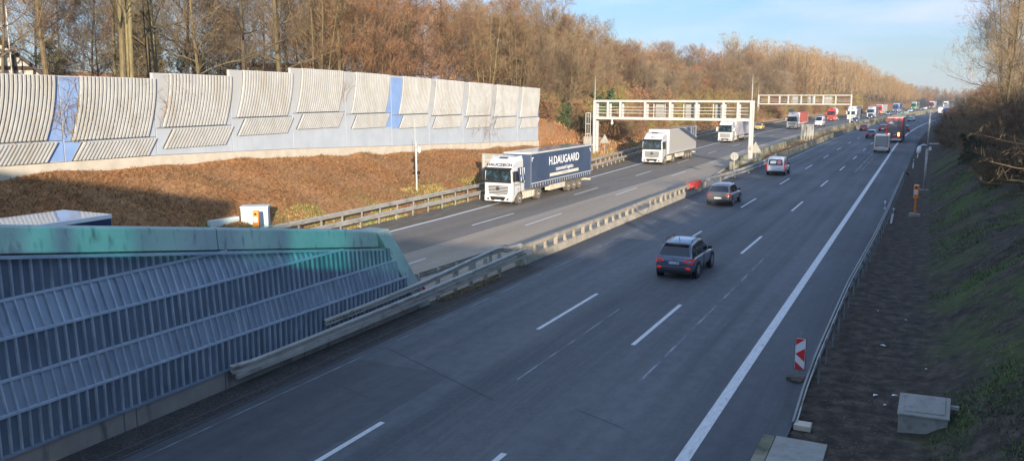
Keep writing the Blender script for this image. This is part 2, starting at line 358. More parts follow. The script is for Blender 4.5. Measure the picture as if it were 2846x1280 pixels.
M['leaf_olive'] = bark_mat('leaf_olive', (0.085, 0.072, 0.036), (0.145, 0.12, 0.06))
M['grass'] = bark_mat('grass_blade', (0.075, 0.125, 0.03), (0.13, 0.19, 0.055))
M['grass_lit'] = bark_mat('sunny_grass', (.16, .22, .05), (.26, .32, .09))  # lighter copy of the grass with sunlight put into its colour
M['straw'] = bark_mat('dead_stalks', (.42, .20, .085), (.70, .38, .18))
M['straw_dark'] = bark_mat('dark_dead_stalks', (.15, .085, .048), (.29, .165, .095))

# ------------------------------------------------------------------ lie of the land
def cv(Y):                       # how far the road has swung to the right at Y
    if Y < 140: return 0.
    if Y < 320: return (Y-140)**2/4150.
    return 180**2/4150. + .0867*(Y-320)
def cslope(Y): return 0 if Y < 140 else (2*(min(Y, 320)-140)/4150.)
def interp(tab, Y):
    if Y <= tab[0][0]: return tab[0][1]
    for (a, b), (c, d_) in zip(tab, tab[1:]):
        if Y <= c: return b+(d_-b)*(Y-a)/(c-a)
    return tab[-1][1]
# left carriageway lines (before the curve is added)
L_SOLID = [(0, -28.7), (48, -28.78), (65, -29.3), (78, -29.84), (96, -30.55), (120, -31.4), (145, -32.1), (182, -32.8), (217, -33.4), (260, -33.3), (330, -32.2), (420, -31.5)]
L_D1 = [(0, -25.5), (52, -25.5), (63, -25.8), (70, -25.97), (82, -26.35), (89, -26.55), (120, -27.5), (164, -28.25), (182, -28.25), (203, -28.4), (420, -28.2)]
L_D2 = [(0, -22.3), (36, -22.35), (53, -22.5), (71, -22.82), (89, -23.1), (120, -23.8), (141, -24.02), (161, -24.1), (180, -24.25), (420, -24.6)]
L_IN = [(0, -18.9), (60, -18.75), (82, -18.9), (88, -19.45), (106, -20.6), (150, -21.1), (420, -21.2)]
G_L = [(0, -31.0), (50, -31.25), (70, -31.7), (90, -32.8), (103, -34.0), (126, -36.6), (172, -38.9), (224, -40.4), (259, -41.5), (330, -42), (420, -40), (520, -38)]
G_R = [(0, -2.42), (35, -2.38), (48, -2.1), (60, -1.95), (90, -1.7), (140, -1.3), (420, -.6)]
def P(tab, Y, dx=0): return interp(tab, Y)+cv(Y)+dx
def nval(x, y, s, seed=0): return noise.noise(Vector((x*s, y*s, seed)))
def ground_z(X, Y, rough=True):
    c = cv(Y); x = X-c
    gl = interp(G_L, Y)
    n = (nval(X, Y, .30, 1)*.30+nval(X, Y, .55, 2)*.08) if rough else 0
    if x > -2.6:
        t = x-.3
        if t <= 0: return (-.02+max(0, min(1, (x+2.6)/1.0))*n*.12)
        z = .60*t if t < 12 else 7.2+.06*(t-12)
        k = min(1, t/2.0)
        z = z*(.35+.65*k) if t < 2 else z
        far = max(0, min(1, (Y-420)/180)); z = z*(1-far*.6)
        return z+n*min(1, t)*1.3
    if x > gl-.9: return -.06
    t = gl-.9-x
    zb = interp([(20, 4.25), (35, 4.1), (47, 3.8), (64, 3.2), (90, 2.35), (96, 2.3)], Y)
    a = zb*min(1, t/(41.0-abs(gl)-.9)) if 41.0-abs(gl)-.9 > .5 else zb
    near = a if x > -41.15 else 5.6+min(1.5, max(0, (-46-x)*.05))
    hill = .42*t if t < 9 else (3.78+.20*(t-9) if t < 45 else 10.98+.02*(t-45))
    hill *= interp([(0, 1), (380, 1), (640, .55), (1200, .4)], Y)
    k = max(0, min(1, (Y-91)/14))
    z = near*(1-k)+hill*k
    return z+n*min(1, t/2)

def strip(m, tabA, tabB, Y0, Y1, z, step=3, dxa=0, dxb=0, mi=0, nx=1):
    n = max(1, int((Y1-Y0)/step)); prev = None
    for i in range(n+1):
        Y = Y0+(Y1-Y0)*i/n
        xa = (interp(tabA, Y) if not isinstance(tabA, (int, float)) else tabA)+cv(Y)+dxa
        xb = (interp(tabB, Y) if not isinstance(tabB, (int, float)) else tabB)+cv(Y)+dxb
        cur = (xa, xb, Y)
        if prev: m.quad((prev[0], prev[2], z), (prev[1], prev[2], z), (xb, Y, z), (xa, Y, z), m=mi)
        prev = cur
# ground sheet
xs = [-900, -500, -300, -200, -150, -120, -100, -90, -82, -75, -69, -64, -60, -56, -53, -50, -47.5, -45.5, -44, -42.6, -41.5, -41.2, -41.0]
x = -40.3
while x < -29: xs.append(x); x += .7
xs += [-27, -18.5, -17.2, -3.2, -2.6, -2.1]
x = -1.6
while x < 16: xs.append(x); x += .7
xs += [18, 20.5, 24, 29, 36, 46, 60, 80, 110, 160, 260, 500, 1000]
ys = []; y = -120
while y < 3200:
    ys.append(y); y += 8 if y < -16 else (1.2 if y < 130 else (2.5 if y < 220 else (6 if y < 420 else (25 if y < 900 else 200))))
m = MB(); nx_ = len(xs)
for Y in ys:
    for X in xs:
        xx = X+cv(Y); m.v.append((xx, Y, ground_z(xx, Y)))
for j in range(len(ys)-1):
    for i in range(nx_-1):
        a = j*nx_+i; m.f.append((a, a+1, a+1+nx_, a+nx_)); m.m.append(0)
gm = mat('ground_soil', (.1, .08, .05), .95, spec=.15); n_, l_, b_ = nodes(gm)
t_ = n_.new('ShaderNodeTexCoord'); s_ = n_.new('ShaderNodeSeparateXYZ'); l_.new(t_.outputs['Object'], s_.inputs[0])
def gn(scale, det, stops, sc_=(1,1,1)):
    mp = n_.new('ShaderNodeMapping'); mp.inputs['Scale'].default_value = sc_
    z = n_.new('ShaderNodeTexNoise'); z.inputs['Scale'].default_value = scale; z.inputs['Detail'].default_value = det; z.inputs['Roughness'].default_value = .65
    r = n_.new('ShaderNodeValToRGB'); e = r.color_ramp.elements
    e[0].position, e[0].color = stops[0][0], (*stops[0][1], 1); e[1].position, e[1].color = stops[-1][0], (*stops[-1][1], 1)
    for p, c in stops[1:-1]: q = e.new(p); q.color = (*c, 1)
    l_.new(t_.outputs['Object'], mp.inputs[0]); l_.new(mp.outputs[0], z.inputs['Vector']); l_.new(z.outputs['Fac'], r.inputs[0]); return r.outputs[0], z.outputs['Fac']
def gmix(f, a, b):
    x = n_.new('ShaderNodeMixRGB'); l_.new(f, x.inputs[0]); l_.new(a, x.inputs[1]); l_.new(b, x.inputs[2]); return x.outputs[0]
leftc, _ = gn(3.5, 8, [(.32, (.10, .045, .02)), (.5, (.31, .135, .052)), (.68, (.52, .25, .105))])
soil, _ = gn(2.2, 8, [(.33, (.030, .025, .021)), (.5, (.062, .050, .041)), (.68, (.12, .10, .08))])
grs, _ = gn(5, 6, [(.3, (.045, .06, .02)), (.7, (.095, .135, .04))])
gmask, _ = gn(.22, 7, [(.47, (0,0,0)), (.60, (1,1,1))])
mr1 = n_.new('ShaderNodeMapRange'); mr1.inputs[1].default_value = -.2; mr1.inputs[2].default_value = 1.8; l_.new(s_.outputs[0], mr1.inputs[0])
mm = n_.new('ShaderNodeMath'); mm.operation = 'MULTIPLY'; l_.new(mr1.outputs[0], mm.inputs[0]); l_.new(gmask, mm.inputs[1])
right = gmix(mm.outputs[0], soil, grs)
lg = n_.new('ShaderNodeMapRange'); lg.inputs[1].default_value = 1.7; lg.inputs[2].default_value = .5; l_.new(s_.outputs[2], lg.inputs[0])
lm_, _ = gn(.35, 6, [(.45, (0,0,0)), (.58, (1,1,1))]); lmm = n_.new('ShaderNodeMath'); lmm.operation = 'MULTIPLY'; l_.new(lg.outputs[0], lmm.inputs[0]); l_.new(lm_, lmm.inputs[1])
grl, _ = gn(6, 6, [(.3, (.10, .12, .03)), (.7, (.20, .21, .06))])
big, _ = gn(.30, 4, [(.38, (0,0,0)), (.62, (1,1,1))]); tan_, _ = gn(4, 8, [(.3, (.22, .12, .06)), (.7, (.50, .30, .15))]); bh = n_.new('ShaderNodeMath'); bh.operation = 'MULTIPLY'; bh.inputs[1].default_value = .7; l_.new(big, bh.inputs[0])
leftc = gmix(bh.outputs[0], leftc, tan_)
leftg = gmix(lmm.outputs[0], leftc, grl)
sel = n_.new('ShaderNodeMath'); sel.operation = 'GREATER_THAN'; sel.inputs[1].default_value = -10; l_.new(s_.outputs[0], sel.inputs[0])
l_.new(gmix(sel.outputs[0], leftg, right), b_.inputs['Base Color'])
_, gh = gn(17, 8, [(0, (0,0,0)), (1, (1,1,1))]); gb = n_.new('ShaderNodeBump'); gb.inputs['Strength'].default_value = .55; gb.inputs['Distance'].default_value = .06
l_.new(gh, gb.inputs['Height']); l_.new(gb.outputs[0], b_.inputs['Normal'])
tag(m.build('ground', gm, smooth=True, fix=False), kind='structure')

# ------------------------------------------------------------------ roads
YE = 1100
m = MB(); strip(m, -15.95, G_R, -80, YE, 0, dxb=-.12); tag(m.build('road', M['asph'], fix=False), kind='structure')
m = MB(); strip(m, -4.31, G_R, -80, YE, .004, dxb=-.18); tag(m.build('hard_shoulder', M['shoulder'], fix=False), kind='structure')
m = MB(); strip(m, -17.3, -15.95, -80, 36, .02); tag(m.build('paver_strip', M['paver'], fix=False), kind='structure')
m = MB(); strip(m, -17.3, -15.95, 36, YE, -.002); tag(m.build('median_edge', M['shoulder'], fix=False), kind='structure')
SEAM = [(0, -24.3), (47, -23.95), (90, -23.6), (130, -24.6), (420, -25.2)]
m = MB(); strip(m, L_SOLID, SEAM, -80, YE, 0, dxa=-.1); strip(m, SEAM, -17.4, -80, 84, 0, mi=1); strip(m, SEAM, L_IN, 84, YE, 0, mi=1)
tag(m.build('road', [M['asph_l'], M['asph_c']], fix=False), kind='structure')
m = MB(); strip(m, G_L, L_SOLID, -80, YE, -.004, dxa=-.3, dxb=0); tag(m.build('hard_shoulder', M['dirtverge'], fix=False), kind='structure')
m = MB(); strip(m, L_IN, -17.0, 84, YE, -.02, dxa=-.1)
M['median_soil'] = noise_mat('median_soil', [(.3, (.13, .075, .04)), (.7, (.30, .17, .09))], nscale=2, bump=.6, bscale=14)
tag(m.build('median_ground', M['median_soil'], fix=False), kind='structure')
# painted markings
m = MB()
def dash(tab, y0, y1, w_=.15, z=.009): strip(m, tab, tab, y0, y1, z, step=2, dxa=-w_/2, dxb=w_/2)
R1 = [(0, -11.86), (500, -11.86)]; R2 = [(0, -8.25), (500, -8.25)]; R3 = [(0, -4.46), (120, -4.40), (500, -4.40)]
dash(R1, 10.6, 16.6); dash(R2, 10.3, 16.3)
y0 = 14.06+12
while y0 < 560:
    dash(R1, y0, y0+6); dash(R2, y0-.3, y0+5.7); y0 += 18
dash(R3, -20, YE, .30)
y0 = 46.0-18*2-.1
while y0 < 560:
    dash(L_D1, y0, y0+6); y0 += 18
y0 = 47.35-18*2
while y0 < 560:
    dash(L_D2, y0, y0+6); y0 += 18
dash(L_SOLID, -20, YE, .26)
dash(L_IN, 108, YE, .12)
# second, continuous lane line of the far right-hand lane (lane split) and the white inner edge
strip(m, -15.60, -15.52, 96, YE, .009, step=4)
tag(m.build('road_markings', M['line'], fix=False), kind='structure')
m = MB()
for x0, a, b, w_ in ((-13.9, 92, 300, .10), (-15.56, 10, 96, .05), (-6.6, 96, 128, .14), (-6.1, 98, 120, .09), (-10.5, 98, 170, .10), (-6.95, 22, 44, .07), (-10.2, 21, 30, .05)):
    strip(m, x0-w_/2, x0+w_/2, a, b, .006, step=4)
tag(m.build('road_wear', M['faint'], fix=False), kind='structure')
m = MB()
for X0, Y0, X1, Y1, w_ in ((-15.4, 21.9, -10.0, 19.2, .025), (-15.4, 18.6, -13.2, 17.85, .02), (-6.5, 15.95, -3.1, 14.6, .03), (-15.5, 34, -15.9, 26, .02), (-7.8, 19.6, -6.2, 18.9, .02), (-15.9, 95.5, -3.0, 96.6, .05), (-9.5, 14.6, -7.3, 13.9, .02)):
    m.bar((X0, Y0, .007), (X1, Y1, .007), w_*.7, .003)
strip(m, -15.99, -15.93, -10, 36, .021, step=3)
strip(m, -16.35, -16.30, -10, 36, .0215, step=3)
strip(m, SEAM, SEAM, 10, 200, .005, step=3, dxa=-.03, dxb=.03)
tag(m.build('road_joints', M['joint'], fix=False), kind='structure')
M['patch'] = asphalt('repair_patch', (.066, .069, .075), (.115, .12, .127), (.085, .087, .09))
m = MB()
for a, b, c, d_ in ((-15.9, -12.1, -20, 20.5), (-8.6, -5.0, 96.2, 128)):
    strip(m, a, b, c, d_, .003, step=4)
tag(m.build('road_patch', M['patch'], fix=False), kind='structure')
# ------------------------------------------------------------------ bridge the photographer stands on (behind the camera)
m = MB(); m.box(-80, 60, -14, -.45, 5.6, 6.6); m.box(-80, 60, -.75, -.45, 6.62, 7.45); m.box(-80, 60, -14, -13.7, 6.62, 10.15)
for xx in (-45, 14): m.box(xx-1, xx+1, -13, -1.2, -1, 5.6)
BRG = tag(m.build('bridge', M['concrete'], bevel=.03), 'concrete road bridge carrying the viewer over the motorway', 'bridge', kind='structure')
def tint(name, c):
    q = bpy.data.materials.new(name); q.use_nodes = True; a = q.node_tree.nodes; a.clear()
    o = a.new('ShaderNodeOutputMaterial'); t = a.new('ShaderNodeBsdfTransparent'); t.inputs[0].default_value = (*c, 1); q.node_tree.links.new(t.outputs[0], o.inputs[0]); return q
M['pane_clear'] = tint('unseen_bright_turquoise_pane', (.12, .50, .47)); M['pane_mid'] = tint('unseen_medium_turquoise_pane', (.12, .27, .25)); M['pane_dull'] = tint('unseen_dim_green_pane', (.05, .12, .08)); M['pane_dark'] = tint('unseen_dark_turquoise_pane', (.05, .12, .12))
for a_, b_x, c_ in ((-80, -2.2, 'pane_dull'), (-2.2, -.6, 'pane_mid'), (-.6, 1.3, 'pane_clear'), (1.3, 2.4, 'pane_mid'), (2.4, 3.8, 'pane_dark'), (3.8, 5.0, 'pane_mid'), (5.0, 7.2, 'pane_clear'), (7.2, 9.6, 'pane_mid'), (9.6, 60, 'pane_dull')):  # unseen screen inferred from turquoise light; tints and heights set to shape that light
    MB().box(a_, b_x-.02, -13.87, -13.83, 10.15, 13.3 if b_x < -1 else 12.0).build('unseen_tinted_pane', M[c_], BRG)
m = MB()
for xx in range(-80, 61, 5): m.box(xx-.08, xx+.08, -13.95, -13.75, 10.15, 12.1)
m.build('screen_post', M['galv'], BRG)

# ------------------------------------------------------------------ sheet-metal retaining wall in the median
T = empty('retaining_wall', (-17.25, 26, 0), 0, 'tall blue sheet metal wall with a sloping pale concrete coping in the near median', 'retaining wall')
def L(o):  # parts are modelled in world coordinates, so undo the root's position
    o.matrix_parent_inverse = o.parent.matrix_world.inverted() if False else Matrix.Translation(o.parent.location).inverted(); return o
YA = -6.0
def cop_bot(Y): return 4.77-.153*(Y-11)
def endY(z): return 24.75+(3.35-z)*.60           # raking far end
prof = [(-17.25, .55), (-17.25, 1.42), (-17.44, 2.12), (-17.50, 3.02), (-17.80, 3.78), (-17.84, 8.4)]
def px(z):
    for (a, b), (c, d_) in zip(prof, prof[1:]):
        if z <= d_: return a+(c-a)*(z-b)/(d_-b)
    return prof[-1][0]
# plinth
m = MB(); m.box(-18.6, -17.17, YA, 26.6, -.1, .52); L(m.build('plinth', M['plinth'], T, bevel=.02))
m = MB()
for y in (8.2, 13.24, 13.6, 16.57, 19.9, 23.2): m.box(-17.18, -17.165, y, y+.03, -.02, .5)
L(m.build('plinth_joint', M['joint'], T))
m = MB(); m.box(-17.35, -17.12, YA, 26.5, .52, .565); L(m.build('base_flashing', M['clad'], T))
# cladding bands: trays with standing ribs
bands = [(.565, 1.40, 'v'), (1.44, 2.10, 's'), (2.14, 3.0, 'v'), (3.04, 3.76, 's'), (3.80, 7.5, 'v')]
for bi, (z0, z1, k_) in enumerate(bands):
    m = MB(); y = YA; i = 0
    while y < 26.4:
        yn = y+.235
        zt = min(z1, cop_bot(y)+.02, cop_bot(yn)+.02)
        if zt > z0+.04:
            ye = min(endY(z0), endY(zt))
            if y < ye:
                a, b = px(z0+.001), px(zt-.001); yy = min(yn, ye); dj = rnd.uniform(-.006, .006)
                m.quad((a+dj, y, z0), (a+dj, yy, z0), (b+dj, yy, zt), (b+dj, y, zt), m=0)
                if yy-y > .1:   # rib
                    m.quad((a, y, z0), (a+.06, y+.014, z0), (b+.06, y+.014, zt), (b, y, zt), m=1)
                    m.quad((a+.06, y+.014, z0), (a+.06, y+.050, z0), (b+.06, y+.050, zt), (b+.06, y+.014, zt), m=1)
                    m.quad((a+.06, y+.050, z0), (a, y+.064, z0), (b, y+.064, zt), (b+.06, y+.050, zt), m=1)
                    m.quad((a+.06, y+.014, z0), (a, y, z0), (a, y+.064, z0), (a+.06, y+.050, z0), m=1)
        y = yn; i += 1
    o = L(m.build('sheet_cladding', [M['clad'] if k_ == 's' else M['clad_shade_grime'], M['clad_rib']], T, fix=False))
m = MB()
for z in (1.42, 2.12, 3.02, 3.78):
    ye = min(endY(z), 11+(4.77-z)/.153)
    m.box(px(z)-.02, px(z)+.065, YA, ye, z-.035, z+.035)
L(m.build('cover_rail', M['clad_rail'], T, bevel=.008))
m = MB(); e = 24.75
m.loft([[(px(cop_bot(y))+o1, y, cop_bot(y)+o2) for o1, o2 in ((-.05, -.07), (.05, -.07), (.05, .0), (-.05, .0))] for y in (YA, e)])
L(m.build('top_rail', M['clad_rail'], T))
# coping beam (two lengths with an open joint)
def coping(y0, y1):
    m = MB(); r = []
    for y in (y0, y1):
        zb = cop_bot(y)+.03
        r.append([(-17.76, y, zb), (-17.80, y, zb+.58), (-17.86, y, zb+.62), (-18.62, y, zb+.60), (-18.66, y, zb)])
    m.loft(r); return m
for a, b in ((YA, 17.16), (17.20, 24.9)):
    L(coping(a, b).build('coping', M['coping'], T, bevel=.02))
# raking end post
zt = cop_bot(24.9)+.64
m = MB(); r = []
for z, s_x in ((zt, 0), (2.2, .28), (1.1, .45), (-.1, .62)):
    x0 = -17.72+(3.35-z)*.165; y0 = endY(z)-.06; y1 = y0+.75+(.05 if z < 3 else 0)
    r.append([(x0, y0, z), (x0, y1, z), (x0-.86, y1, z), (x0-.86, y0, z)])
m.loft(r); L(m.build('end_post', M['coping'], T, bevel=.03))
m = MB(); m.loft([[(-17.9, YA, 0), (-18.55, YA, 0), (-18.55, YA, cop_bot(YA)), (-17.9, YA, cop_bot(YA))], [(-17.9, 25.3, 0), (-18.55, 25.3, 0), (-18.55, 25.0, cop_bot(25)), (-17.9, 25.0, cop_bot(25))]])
L(m.build('wall_core', M['concrete'], T))

# ------------------------------------------------------------------ guardrails
def wbeam(m, pts, z, side=1, h=.31, dpt=.08):
    # corrugated steel beam along pts (x, y); side = which way the face looks (+1: +x)
    prof_ = [(0, -h/2), (dpt, -h/2+.04), (dpt, -h/2+.10), (.01, -.025), (.01, .025), (dpt, h/2-.10), (dpt, h/2-.04), (0, h/2)]
    rings = []
    for i, p in enumerate(pts):
        a = Vector(pts[max(0, i-1)][:2]); b = Vector(pts[min(len(pts)-1, i+1)][:2]); t = (b-a).normalized(); nrm = Vector((t.y, -t.x))*side
        zz = p[2] if len(p) > 2 else z
        ring = [(p[0]+nrm.x*o, p[1]+nrm.y*o, zz+q) for o, q in prof_]
        back = [(p[0]+nrm.x*(o-.006), p[1]+nrm.y*(o-.006), zz+q) for o, q in reversed(prof_)]
        rings.append(ring+back)
    m.loft(rings)
def boxbeam(m, pts, z, w_=.12, h=.16):
    for a, b in zip(pts, pts[1:]):
        za = a[2] if len(a) > 2 else z; zb = b[2] if len(b) > 2 else z
        m.bar((a[0], a[1], za), (b[0], b[1], zb), w_, h)
def seq(a, b, s):
    n = max(1, round((b-a)/s)); return [a+(b-a)*i/n for i in range(n+1)]
# right verge guardrail
T = empty('guardrail', (-2.4, 21, 0), 0, 'slim grey steel guardrail on thin posts along the right hand verge', 'guardrail')
pts = [(-2.46, 20.9, .05), (-2.44, 22.6, .42), (-2.40, 24.6, .70)]+[(P(G_R, y), y, .74) for y in seq(26.5, 89, 3)]+[(-1.5, 91, .6), (-1.3, 93, .15)]
m = MB(); wbeam(m, pts, .7, -1, h=.24, dpt=.06); L(m.build('rail', M['galv_dark'], T, smooth=False))
m = MB(); boxbeam(m, [(p[0]+.06, p[1], p[2]+.06) for p in pts], 0, .03, .05); L(m.build('top_tube', M['galv'], T))
for y in seq(24.6, 88, 2.0):
    x = P(G_R, y)+.10; m = MB(); m.box(x-.025, x+.025, y-.04, y+.04, -.3, .80); m.box(x-.12, x-.02, y-.03, y+.03, .62, .70); L(m.build('post', M['galv_dark'], T))
m = MB(); m.box(-2.45, -2.05, 20.75, 21.1, -.02, .13); L(m.build('anchor_plate', M['dust_panel'], T, bevel=.02))
# left verge: front rail and taller rear rail
T = empty('guardrail', (-31.2, 45, 0), 0, 'double cream steel guardrail with two staggered rails along the left bank', 'guardrail')
ysl = seq(28, 330, 4)
m = MB(); wbeam(m, [(P(G_L, y), y) for y in ysl], .52, 1); L(m.build('rail', M['galv'], T))
m = MB(); wbeam(m, [(P(G_L, y)-.75, y, .95) for y in ysl], .95, 1, h=.30); L(m.build('rail', M['galv'], T))
npst = 0
for y in seq(28, 126, 2.0):
    x = P(G_L, y)-.06
    m = MB(); m.box(x-.05, x+.01, y-.05, y+.05, -.2, .60); L(m.build('post', M['galv'], T))
for y in seq(29, 110, 2.0):
    x = P(G_L, y)-.80
    m = MB(); m.box(x-.05, x+.01, y-.05, y+.05, -.2, .98); L(m.build('post', M['galv'], T))
for x, y, l in ((-31.1+.06, 60.9, 'white delineator clipped onto the left guardrail behind the camera pole'),):
    m = MB(); m.box(x-.74, x-.66, y-.07, y+.07, .95, 1.42, m=0); m.box(x-.665, x-.655, y-.072, y+.072, 1.12, 1.24, m=1)
    tag(m.build('delineator', [M['sign_white'], M['ink']]), l, 'delineator')
# guardrail flare beside the lay-by
T = empty('guardrail', (-36.5, 170, 0), 0, 'short steel guardrail end ramping down beside the lay-by behind the gantry', 'guardrail')
m = MB(); wbeam(m, [(-36.2, 160, .1), (-37.0, 172, .7), (-37.9, 186, .75)], .7, 1); L(m.build('rail', M['galv'], T))
for y in (166, 172, 178, 184):
    x = -36.2-(y-160)*.065; m = MB(); m.box(x-.06, x, y-.06, y+.06, -.1, .8); L(m.build('post', M['galv'], T))

# median: steel rails beside the metal wall
T = empty('guardrail', (-17, 30, 0), 0, 'weathered double steel guardrail overlapping the foot of the blue metal wall', 'guardrail')
m = MB(); wbeam(m, [(-17.0, 16.6, .60), (-16.93, 17.4, .56), (-16.9, 20, .58), (-16.9, 25, .62), (-16.9, 30, .70), (-16.98, 35.8, .78)], .6, 1, h=.30); L(m.build('rail', M['galv'], T))
m = MB(); boxbeam(m, [(-16.86, 16.7, .40), (-16.84, 20, .40), (-16.84, 28, .45), (-16.93, 35.8, .55)], .4, .10, .12); L(m.build('lower_rail', M['galv'], T))
m = MB(); wbeam(m, [(-17.16, 20.9, .86), (-17.15, 23.5, .88), (-17.15, 27, .96), (-17.2, 30.5, 1.10), (-17.3, 33.2, 1.18), (-17.35, 34.0, 1.12), (-17.35, 34.6, .98), (-17.3, 36, .95)], .9, 1, h=.26); L(m.build('rail', M['galv'], T))
m = MB()
for i in range(10): m.box(-17.075, -17.065, 21.1+i*.18, 21.15+i*.18, .85, .89)
L(m.build('bolt_hole', M['ink'], T))
for y in seq(26.8, 33.6, 1.35):
    m = MB(); m.box(-17.32, -17.18, y-.06, y+.06, -.1, 1.0); m.box(-17.2, -16.95, y-.04, y+.04, .5, .62); L(m.build('post', M['galv'], T))
T = empty('guardrail', (-18.5, 30, 0), 0, 'steel guardrail facing the far lanes behind the end of the blue metal wall', 'guardrail')
m = MB(); wbeam(m, [(-18.55, 20, .78), (-18.5, 27, .80), (-18.3, 31, .80), (-17.9, 35.6, .86)], .78, -1, h=.26); L(m.build('rail', M['galv'], T))
for y in seq(24.2, 34, 1.33):
    x = -18.48+max(0, (y-27)*.07); m = MB(); m.box(x, x+.12, y-.05, y+.05, -.1, .92); L(m.build('post', M['galv'], T))
T = empty('traffic_sign', (-17.45, 27.35, 0), 0, 'dark red round sign lying behind the median rail at the wall end', 'traffic sign')
m = MB(); m.disc((0, 0, .55), 'y', .17, .21, .02, 20, m=1); m.disc((0, .0, .55), 'y', 0, .17, .012, 20, m=0); m.box(-.02, .02, .02, .06, 0, .6, m=2)
m.bar((-.05, -.012, .48), (.1, -.012, .62), .05, .01, m=1)
m.build('sign_plate', [M['sign_red'], M['sign_white'], M['galv']], T)

# median concrete barrier with steel railing on top
T = empty('median_barrier', (-17.3, 50, 0), 0, 'low concrete median barrier topped by a cream steel rail on short posts', 'median barrier')
def ring_bar(y, x=-17.3, top=.36):
    return [(x+.22, y, 0), (x+.18, y, .12), (x+.10, y, top), (x-.22, y, top), (x-.30, y, .12), (x-.34, y, 0)]
m = MB(); m.loft([ring_bar(y) for y in (36, 36.5, 40, 45, 50, 55, 60, 66, 71.5)]); L(m.build('concrete_base', M['concrete'], T, bevel=.02))
m = MB()
rl = [(-17.32, y, .84+.05*math.sin(y*.35)*(.4 if y < 45 else 1)*.5) for y in seq(35.9, 71.0, 2.2)]
for a, b in zip(rl, rl[1:]): m.bar(a, b, .24, .18)
L(m.build('top_rail', M['barrier_steel'], T, bevel=.02))
y = 36.3; k_ = 0
while y < 71:
    if abs(y-55.5) > 1.4:
        m = MB(); m.box(-17.30-.07, -17.30+.05, y-.055, y+.055, .34, .80); m.box(-17.30+.05, -17.30+.09, y-.07, y+.07, .34, .5)
        if k_ % 3 == 0: m.box(-17.30-.05, -17.30+.12, y-.05, y+.05, .2, .8)
        L(m.build('post', M['barrier_steel'], T))
    y += 1.31; k_ += 1
m = MB(); m.tube([(-17.16, 53.6, .72), (-17.1, 54.0, .4), (-17.0, 54.6, .1), (-17.02, 55.6, .08), (-17.12, 56.5, .3), (-17.2, 57.0, .55)], .035, 6); L(m.build('bent_rail', M['galv'], T))
m = MB(); m.box(-17.45, -17.16, 35.75, 36.0, -.02, 1.0); L(m.build('end_plate', M['barrier_steel'], T, bevel=.01))
m = MB(); m.box(-17.52, -17.08, 67.9, 71.3, .80, .98)
for y in (67.95, 69.0, 70.05, 71.1): m.box(-17.5, -17.10, y, y+.13, .37, .80)
L(m.build('red_section', M['red_bar'], T, bevel=.015)); 
# rail continuing in front of the gantry foot
T = empty('guardrail', (-16.5, 88, 0), 0, 'brown stained double guardrail curving past the concrete blocks of the gantry', 'guardrail')
pf = [(-17.35, 71.3), (-17.25, 74), (-17.0, 79), (-16.7, 84), (-16.45, 90), (-16.4, 96), (-16.55, 104), (-16.75, 109)]
m = MB(); wbeam(m, [(a, b, .72) for a, b in pf], .7, 1, h=.28); L(m.build('rail', M['galv'], T))
m = MB(); wbeam(m, [(a+.12, b, .42) for a, b in pf[2:]], .4, 1, h=.2); L(m.build('rail', M['galv'], T))
for a, b in pf[1:]:
    m = MB(); m.box(a-.16, a-.04, b-.06, b+.06, -.1, .85); L(m.build('post', M['galv'], T))
m = MB(); m.box(-18.1, -17.3, 71.3, 73.0, -.05, .78); L(m.build('end_block', M['concrete'], T, bevel=.05))
# concrete step barriers either side of the planted median
T = empty('concrete_barrier', (-16.8, 109, 0), 0, 'mossy concrete barrier on the near lanes side of the planted median strip', 'concrete barrier')
def cring(x, y, s): return [(x+.30*s, y, 0), (x+.26*s, y, .10), (x+.12*s, y, .38), (x+.08*s, y, .85), (x-.10*s, y, .85), (x-.22*s, y, 0)]
BR = [(0, -16.75), (109, -16.75), (127, -16.6), (200, -16.45), (600, -16.45)]; BL = [(0, -19.7), (106, -19.9), (135, -20.2), (160, -20.5), (700, -20.7)]
y = 104
i = 0
while y < 470:
    y2 = y+(5.9 if y < 240 else 30); m = MB(); m.loft([cring(P(BR, q), q, 1) for q in (y, y2-.06)]); L(m.build('barrier_segment', M['conc_dark'], T, bevel=.015)); y = y2; i += 1
T = empty('concrete_barrier', (-19.8, 100, 0), 0, 'mossy concrete barrier on the oncoming lanes side of the planted median strip', 'concrete barrier')
y = 98
while y < 470:
    y2 = y+(5.9 if y < 220 else 30); m = MB(); m.loft([cring(P(BL, q), q, -1) for q in (y, y2-.06)]); L(m.build('barrier_segment', M['conc_dark'], T, bevel=.015)); y = y2
m = MB(); m.tube([(-18.05, 74, .02), (-18.4, 79, .03), (-19.4, 88, .03), (-20.2, 97, .03)], .12, 6)
tag(m.build('kerb', M['concrete']), 'pale curved kerb edging the brown leaf litter before the gantry foot', 'kerb')
for bx, by, l in ((-18.7, 93.6, 'leftmost mossy concrete block under the gantry foot'), (-17.9, 95.2, 'green mossy concrete block in the middle under the gantry foot'), (-17.5, 99.6, 'long pale concrete block behind the gantry post')):
    m = MB(); hy = 1.0 if by < 99 else 2.2; m.box(bx-.45, bx+.45, by-hy, by+hy, -.05, .95); o = tag(m.build('concrete_block', M['conc_dark'], bevel=.04), l, 'concrete block', 'concrete blocks at the gantry foot')

# ------------------------------------------------------------------ noise barrier on the left bank
T = empty('noise_barrier', (-41, 29, 4), 0, 'long pale ribbed concrete noise wall with blue stripes on top of the left bank', 'noise wall')
XW = -41.0
